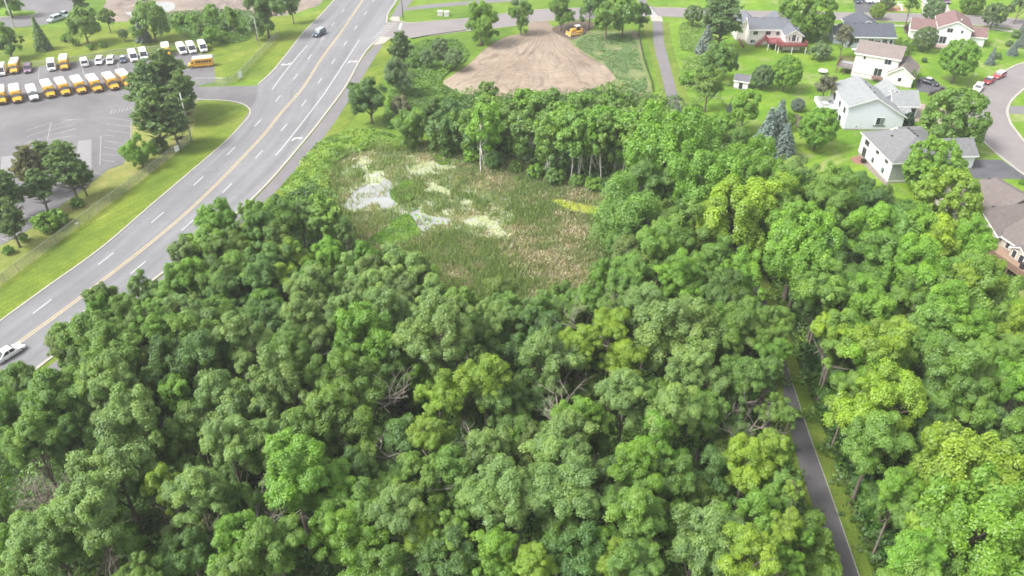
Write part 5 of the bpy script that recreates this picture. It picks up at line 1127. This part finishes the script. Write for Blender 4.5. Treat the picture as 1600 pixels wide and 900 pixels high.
fr = MB(); [fr.bar(a, b, .12) for a, b in (((-2, -.6, 0), (-2, 0, 2.2)), ((-2, .6, 0), (-2, 0, 2.2)), ((1.2, -.6, 0), (1.2, 0, 2.2)), ((1.2, .6, 0), (1.2, 0, 2.2)), ((-2.1, 0, 2.2), (2.6, 0, 2.2)))]; fr.build('swing_frame', M['white'], t); MB().box(1.3, 2.7, -.7, .7, 1.2, 1.35).build('platform', M['white'], t); sl = MB(); sl.bar((1.9, -.7, 1.3), (1.9, -2.4, .15), .5, .08); sl.build('slide', M['white'], t)
for k in (-1.2, -.2): s2 = MB(); s2.bar((k, 0, 2.2), (k, 0, .5), .05); s2.box(k-.25, k+.25, -.12, .12, .45, .52); s2.build('swing', M['white'], t)
# ------------------------------------------------------------------ houses
def siding(name, col):
    m, nt, b = nmat(name); p = pos_node(nt, True); sp = nt.nodes.new('ShaderNodeSeparateXYZ'); nt.links.new(p, sp.inputs[0])
    fr = scal(nt, scal(nt, sp.outputs[2], 5.0), 0, 'ADD'); f = nt.nodes.new('ShaderNodeMath'); f.operation = 'FRACT'; nt.links.new(fr, f.inputs[0])
    c = ramp(nt, noise(nt, p, .7, 4, .6), [(.3, tuple(q*.93 for q in col)), (.7, col)]); nt.links.new(c, b.inputs['Base Color']); b.inputs['Roughness'].default_value = .6
    bump(nt, b, f.outputs[0], .5, .02); return m
def shingle(name, col):
    m, nt, b = nmat(name); p = pos_node(nt, True)
    c = ramp(nt, noise(nt, p, 1.2, 5, .7), [(.3, tuple(q*.86 for q in col)), (.7, tuple(q*1.12 for q in col))])
    br = nt.nodes.new('ShaderNodeTexBrick'); br.inputs['Scale'].default_value = 1.0; br.inputs['Brick Width'].default_value = .5; br.inputs['Row Height'].default_value = .22; br.inputs['Mortar Size'].default_value = .015
    br.inputs['Color1'].default_value = (.82, .82, .82, 1); br.inputs['Color2'].default_value = (1.12, 1.1, 1.08, 1); br.inputs['Mortar'].default_value = (.7, .7, .7, 1); nt.links.new(p, br.inputs['Vector'])
    c = mix(nt, c, br.outputs['Color'], .7, 'MULTIPLY'); nt.links.new(c, b.inputs['Base Color']); b.inputs['Roughness'].default_value = .9; return m
M['trim'] = simple('white_trim', (.76, .76, .75), .5, .05)
class House:
    def __init__(s, label, org, ang, wall, roof, name='house'):
        s.t = empty(name, (org[0], org[1], 0), R_(ang), label=label, cat=name); s.wm = wall; s.rm = roof
    def vol(s, x0, x1, y0, y1, ze, zr, axis='x', rp=.5, ov=.4, hip=0, z0=-.1, wall=True, found=True, wm=None):
        ze = ze if isinstance(ze, tuple) else (ze, ze); th = .16
        if axis == 'x': a0, a1, b0, b1 = x0, x1, y0, y1
        else: a0, a1, b0, b1 = y0, y1, x0, x1
        bm_ = b0+(b1-b0)*rp; s0 = (zr-ze[0])/(bm_-b0); s1 = (zr-ze[1])/(b1-bm_)
        if wall:
            poly = [(b0, z0), (b1, z0), (b1, ze[1]), (bm_, zr), (b0, ze[0])]
            if hip: poly = [(b0, z0), (b1, z0), (b1, ze[1]), (b0, ze[0])]
            MB().prism(poly, axis, a0, a1).build('wall', wm or s.wm, s.t)
            if found: MB().box(x0-.03, x1+.03, y0-.03, y1+.03, -.1, .32).build('foundation', M['concrete'], s.t)
        e0 = (b0-ov, ze[0]-ov*s0); e1 = (b1+ov, ze[1]-ov*s1)
        if not hip:
            up = lambda p, d: (p[0], p[1]+d)
            r = MB().prism([up(e0, .02), up((bm_, zr), .02), up(e1, .02), up(e1, th), up((bm_, zr), th+.02), up(e0, th)], axis, a0-ov, a1+ov).build('roof', s.rm, s.t)
            f0 = (e0[0]-.03, e0[1]-.0); f1 = (e1[0]+.03, e1[1])
            MB().prism([up(f0, -.12), up((bm_, zr), -.12), up(f1, -.12), up(f1, th-.04), up((bm_, zr), th-.03), up(f0, th-.04)], axis, a0-ov-.03, a1+ov+.03).build('fascia', M['trim'], r)
        else:
            h0, h1 = hip if isinstance(hip, tuple) else (hip, hip); z_ = min(e0[1], e1[1])
            def P(a, b, z): return (a, b, z) if axis == 'x' else (b, a, z)
            vs = [P(a0-ov, e0[0], z_), P(a1+ov, e0[0], z_), P(a1+ov, e1[0], z_), P(a0-ov, e1[0], z_), P(a0+h0 if h0 else a0-ov, bm_, zr), P(a1-h1 if h1 else a1+ov, bm_, zr)]
            vs = [(x, y, z+.12) for x, y, z in vs]
            r = MB().add(vs, [(3, 2, 1, 0), (0, 1, 5, 4), (2, 3, 4, 5), (1, 2, 5), (3, 0, 4)]).build('roof', s.rm, s.t)
            MB().box(min(v[0] for v in vs)-.03, max(v[0] for v in vs)+.03, min(v[1] for v in vs)-.03, max(v[1] for v in vs)+.03, z_-.1, z_+.10).build('fascia', M['trim'], r)
        return r
    def win(s, face, at_, a, z, w_, h, split=1, name='window', dark=True, shutter=None):
        d0, d1, d2 = .0, .06, .085
        def bx(a0, a1, z0, z1, p, q):
            m = MB()
            if face == 'S': return m.box(a0, a1, at_-q, at_-p, z0, z1)
            if face == 'N': return m.box(a0, a1, at_+p, at_+q, z0, z1)
            if face == 'W': return m.box(at_-q, at_-p, a0, a1, z0, z1)
            return m.box(at_+p, at_+q, a0, a1, z0, z1)
        f = bx(a-w_/2-.08, a+w_/2+.08, z-h/2-.08, z+h/2+.08, 0, d1).build(name, M['trim'], s.t)
        n = split
        for k in range(n):
            q0 = a-w_/2+k*w_/n+.03; q1 = a-w_/2+(k+1)*w_/n-.03; bx(q0, q1, z-h/2, z+h/2, d1, d2).build('pane', M['glass'] if (dark or k == 0) else M['pglass'], f)
        if shutter:
            for sg in (-1, 1): bx(a+sg*(w_/2+.3)-.2, a+sg*(w_/2+.3)+.2, z-h/2, z+h/2, 0, .05).build('shutter', shutter, s.t)
    def deck(s, x0, x1, y0, y1, z, mat, rails='SWE', posts=M['trim'], H=1.0, pmat=None, floor=None):
        d = MB().box(x0, x1, y0, y1, z-.2, z).build('deck', floor or mat, s.t)
        for x in (x0+.15, (x0+x1)/2, x1-.15):
            for y in ((y0+.15,) if y1-y0 < 5 else (y0+.15, (y0+y1)/2)): MB().box(x-.08, x+.08, y-.08, y+.08, -.1, z-.2).build('deck_post', pmat or mat, d)
        segs = {'S': ((x0, y0), (x1, y0)), 'W': ((x0, y0), (x0, y1)), 'E': ((x1, y0), (x1, y1)), 'N': ((x0, y1), (x1, y1))}
        for r in rails:
            (ax, ay), (bx_, by) = segs[r]; m = MB(); L = math.hypot(bx_-ax, by-ay); n = int(L/.16)
            m.bar((ax, ay, z+H), (bx_, by, z+H), .12, .06); m.bar((ax, ay, z+.12), (bx_, by, z+.12), .06)
            for k in range(n+1): t = k/max(1, n); m.bar((ax+(bx_-ax)*t, ay+(by-ay)*t, z), (ax+(bx_-ax)*t, ay+(by-ay)*t, z+H), .07 if k % 9 else .11)
            m.build('railing', mat, d)
        return d
    def stairs(s, a, b, wd, mat, n=10):
        a = Vector(a); b = Vector(b); m = MB(); d = (b-a); q = Vector((-d.y, d.x, 0)).normalized()*wd/2
        for k in range(n): p = a+d*((k+.5)/n); m.add([p-q+Vector(d.x and (d.x/n*.5, 0, 0) or (0, d.y/n*.5, 0)), p+q+Vector(d.x and (d.x/n*.5, 0, 0) or (0, d.y/n*.5, 0)), p+q-Vector(d.x and (d.x/n*.5, 0, 0) or (0, d.y/n*.5, 0)), p-q-Vector(d.x and (d.x/n*.5, 0, 0) or (0, d.y/n*.5, 0))], [(0, 1, 2, 3)])
        for sg in (-1, 1):
            m.bar(a+q*sg, b+q*sg, .08, .25); m.bar(a+q*sg+Vector((0, 0, .95)), b+q*sg+Vector((0, 0, .95)), .1, .06)
            for k in range(13): p = a+d*(k/12)+q*sg; m.bar(p, p+Vector((0, 0, .95)), .06)
        m.build('stairs', mat, s.t)
    def box(s, name, mat, *b, **k): return MB().box(*b).build(name, mat, s.t, **k)
    def vents(s, pts):
        for x, y, z in pts: s.box('roof_vent', M['trimb'], x-.2, x+.2, y-.2, y+.2, z, z+.25)

wb_ = siding('pale_blue_siding', (.66, .67, .76)); wc_ = siding('cream_siding', (.70, .68, .64)); ww_ = siding('white_siding', (.70, .70, .72)); wt_ = siding('tan_siding', (.42, .40, .33)); wg_ = siding('grey_siding', (.34, .35, .36)); wbg = siding('blue_grey_siding', (.34, .40, .45))
M['reddeck'] = simple('red_stained_wood', (.21, .055, .06), .7, .15, 3); M['wood'] = simple('weathered_cedar', (.26, .175, .125), .75, .25, 3); M['brownwood'] = simple('brown_stained_wood', (.15, .08, .065), .75, .2, 3); M['greyfloor'] = simple('grey_deck_boards', (.25, .26, .27), .8, .15, 3)

# pale blue house, centre right
h = House('pale blue two storey house with grey roof and small white deck', (74.4, 166.3), -2, wb_, shingle('grey_shingles', (.225, .238, .245)))
h.vol(0, 12.7, 0, 13, (5.6, 3.4), 7.6, 'y', rp=.44); h.vol(12.7, 18.2, 6.6, 12.6, 3.3, 5.6, 'x'); h.vol(10.2, 17, 9.5, 16, 3.3, 5.9, 'y'); h.vol(12.7, 15.2, 2.6, 6.4, 2.7, 3.5, 'x', ov=.25)
h.win('S', 0, 7.6, 2.2, 1.8, 1.6, 2, dark=False); h.box('sill_board', M['trimb'], 6.2, 9.0, -.12, 0, 1.05, 1.18)
for y in (2, 5.5, 9.5): h.win('W', 0, y, 3.9, 1.4, 1.3, 2)
h.win('W', 0, 3.5, 1.3, 1.5, 1.3, 2); h.win('W', 0, 8, 1.2, 1.8, 2.0, 2, name='patio_door')
h.deck(-4.2, -.02, 5.5, 10.5, 2.6, M['white'], 'SWN', floor=M['greyfloor']); h.win('S', 6.6, 16.6, 1.5, 2.6, 2.1, 1, name='garage_door', dark=False)
h.win('S', 0, 2.6, .9, .3, .3); h.vents([(5.9, y, 7.5) for y in (3, 6, 9)])
MB().box(-3.2, -1.9, 7.2, 8.4, 3.15, 3.25).build('table_top', M['white'], h.t); MB().box(-2.65, -2.45, 7.7, 7.9, 2.6, 3.2).build('table_leg', M['white'], h.t)

# white house with hipped grey roof
h = House('white two storey house with hipped grey roof behind the pair of round maples', (74.5, 141.0), 3.5, ww_, shingle('dark_grey_shingles', (.150, .153, .160)))
h.vol(0, 12.6, 0, 14, 4.6, 7.4, 'y', hip=(5.2, 5.2)); h.vol(11, 20, 5, 11.5, 3.2, 5.3, 'x'); h.vol(8, 13.5, 13, 17, 3.6, 5.0, 'x')
h.box('front_siding', wg_, .06, 12.5, -.006, .1, .62, 4.5)
for y in (2.3, 6.4): h.win('W', 0, y, 3.75, 1.3, .9, 2)
h.win('W', 0, 11.2, 3.55, 1.9, 1.3, 3); h.win('W', 0, 11.4, 1.25, 1.7, 2.0, 2, name='patio_door'); h.win('W', 0, 7.4, 1.45, 1.1, 1.1, 2, dark=False); h.win('W', 0, 2.8, 1.45, 1.2, 1.1, 2, dark=False)
h.win('S', 5, 15.5, 1.4, 4.2, 2.1, 1, name='garage_door', dark=False)
h.vents([(6.6, y, 7.35) for y in (5.6, 6.8, 8.0, 9.2)]+[(3.2, 8.5, 6.1)]); h.box('air_conditioner', M['trimb'], -1.3, -.5, 8.8, 9.6, 0, .8)

# cream two storey house with brown roof
h = House('cream two storey house with brown roof and small brown deck', (87.4, 199.2), -30, wc_, shingle('taupe_shingles', (.185, .155, .145)))
h.vol(0, 10.3, 0, 8.6, 6.3, 8.2, 'x'); h.vol(8.6, 14.6, -1.2, 8, 2.9, 5.0, 'y', rp=.5, wm=siding('cream_garage_siding', (.68, .66, .62)))
h.win('S', 0, 2.2, 5.3, .6, .75, 1); h.win('S', 0, 7.8, 5.2, 1.6, 1.2, 2); h.win('S', 0, 6.1, 2.3, 1.9, 1.9, 2, name='patio_door'); h.box('belt_board', M['brownwood'], .5, 7.6, -.05, 0, 1.12, 1.24)
h.box('door_step', M['brownwood'], 5.0, 7.6, -1.3, -.06, .9, 1.05); h.win('E', 10.3, 5, 5.0, 1.4, 1.2, 2)
h.deck(-4.0, -.02, .3, 5.5, 2.0, M['brownwood'], 'SWN', floor=M['greyfloor']); h.vents([(6, 4.4, 8.2)]); h.win('S', -1.2, 11.6, 5.0-3.2, .9, .9, 1, dark=False)

# house with the dark roof
h = House('low house with dark slate-blue roof behind the cream brown-roofed house', (94.2, 221.2), -4, wbg, shingle('dark_slate_shingles', (.072, .080, .102)))
h.vol(-.8, 12.2, 0, 10, 3.3, 5.5, 'x'); h.vol(2.2, 10.6, 7, 16, 3.3, 5.6, 'y'); h.vol(-3.4, -.8, 3, 8.5, 2.6, 4.2, 'x')
for x in (2, 5.8, 9.6): h.win('S', 0, x, 2.1, 1.4, 1.2, 2)
h.win('S', 0, 11.3, 1.5, .9, 2.0, 1, name='door', dark=False); h.win('S', 0, 7.6, 1.3, 1.8, 2, 2, name='patio_door'); h.vents([(x, 4.7, 5.4) for x in (2, 4, 6, 8)]); h.box('garden_table', M['white'], .2, 2.6, -4.2, -2.8, .7, .85); h.box('garden_bench', M['white'], .4, 2.4, -2.5, -2.1, .4, .55)

# house with the red deck
h = House('cream house with blue-grey roof and long red deck on posts', (66.6, 223.4), -1, wc_, shingle('blue_grey_shingles', (.125, .132, .155)))
h.vol(0, 13.0, 0, 7.5, 4.6, 6.6, 'x'); h.vol(8.9, 13.4, -4.6, 2, 4.4, 5.8, 'y'); h.vol(-2.5, 3.4, 4, 11, 4.2, 6.6, 'y'); h.vol(6.5, 12, 4.5, 11, 4.2, 6.4, 'y')
for x, w_ in ((1.7, 1.3), (5.2, 1.4)): h.win('S', 0, x, 3.5, w_, 1.0, 2)
h.win('S', 0, 7.9, 3.4, .9, 1.0, 2); h.win('S', 0, 1.3, 1.2, 1.3, .9, 2, dark=False)
h.win('S', -4.6, 11.1, 3.4, 1.0, 1.2, 2); h.win('S', -4.6, 10.0, 3.4, .35, 1.1); h.win('S', -4.6, 12.2, 3.4, .35, 1.1)
a_ = MB(); a_.prism([(11.1+.58*math.cos(k*PI/10), 4.05+.45*math.sin(k*PI/10)) for k in range(11)], 'y', -4.68, -4.6); a_.build('arched_window', M['glass'], h.t)
h.deck(4.4, 8.9, -4.6, -.02, 2.2, M['reddeck'], 'W', pmat=M['trim']); h.deck(6.6, 14.4, -7.0, -4.64, 2.2, M['reddeck'], 'SWE', pmat=M['trim']); h.stairs((4.4, -1.2, 2.2), (2.0, -1.2, 0), 1.1, M['reddeck']); h.vents([(x, 3.6, 6.5) for x in (2, 4.2, 6.4, 8.6, 10.8)])
h.box('retaining_wall', M['brownwood'], -1.8, -1.5, -2.5, 4, 0, .8)

# maroon roofed house at the far right
h = House('white house with maroon roof at the upper right between two street trees', (119.6, 223.9), -20, ww_, shingle('maroon_shingles', (.17, .105, .10)))
h.vol(0, 8.4, 0, 11, 5.0, 7.0, 'y'); h.vol(-6.6, 0, 3, 10, 2.9, 5.0, 'x'); h.vol(8.4, 12.6, 2, 8, 2.9, 4.6, 'x')
h.win('S', 0, 2.9, 4.4, 1.5, 1.1, 2); h.win('S', 0, 6, 4.3, .6, .8); h.win('S', 0, 1.8, 1.6, 1.8, 1.9, 2, name='patio_door'); h.box('belt_board', M['trim'], 0, 8.4, -.06, 0, 2.85, 3.0); h.box('paved_terrace', M['pinkdrive'], -1, 5, -3.5, -.06, .0, .35); h.vents([(4.2, 5, 6.9)]); h.box('chimney_cap', M['trim'], 5.2, 5.5, 2.8, 3.1, 6.4, 6.9)

# tan house at the right edge with the cedar deck
h = House('tan house with broad brown roof and cedar deck with stairs at the right edge', (82.3, 115.0), 17, wt_, shingle('brown_shingles', (.140, .118, .113)))
h.vol(0, 11, 0, 8.6, 4.0, 6.2, 'x'); h.vol(2.5, 16, 5, 17.0, 3.9, 7.2, 'y', hip=(0, 5)); h.vol(.8, 12, -13, .2, 3.9, 6.6, 'y'); h.vol(-.3, 4.0, -6.6, -3.4, 3.7, 4.6, 'x', ov=.3)
sh = simple('green_grey_shutters', (.20, .25, .23), .6)
h.win('W', 0, 4.2, 2.7, 1.0, 1.5, 1, shutter=sh); h.win('W', 0, 2.0, .95, 1.8, 1.3, 2); h.win('W', -.3, -4.3, 2.9, .8, 1.3, 1); h.win('W', -.3, -5.8, 2.75, .9, 1.5, 1, name='door', dark=False)
h.win('W', .8, -8.4, 3.0, 1.5, 1.4, 2, shutter=sh); h.win('W', .8, -11.2, 3.0, 1.5, 1.4, 2); h.win('W', .8, -1.8, 3.0, .8, 1.3, 1)
h.deck(-3.2, .76, -12, -.4, 2.1, M['wood'], 'W', pmat=M['wood']); h.stairs((-3.85, -1.0, 2.1), (-3.85, -4.6, 0), 1.2, M['wood']); h.deck(-4.4, -3.24, -1.0, -.2+.6, 2.1, M['wood'], 'WN', pmat=M['wood'])
h.vents([(9.2, y, 6.6) for y in (8, 10.5, 13)]+[(4, 6, 5.4), (7, 6, 5.4)]); h.box('grill', M['black'], -1.6, -1.0, -7.6, -6.9, 2.1, 3.1)
# garden shed
h = House('small white garden shed with dark roof and skylight among the lawn trees', (55.3, 191.2), -24, ww_, shingle('shed_shingles', (.12, .12, .14)), name='shed')
h.vol(0, 3.4, 0, 3.4, 2.1, 3.1, 'x', ov=.25); MB().add([(1.4, .7, 2.68), (2.0, .7, 2.68), (2.0, 1.3, 3.04), (1.4, 1.3, 3.04)], [(0, 1, 2, 3)]).build('skylight', M['lamp'], h.t); h.win('S', 0, 1.7, 1.0, 1.0, 1.8, 1, name='door', dark=False)
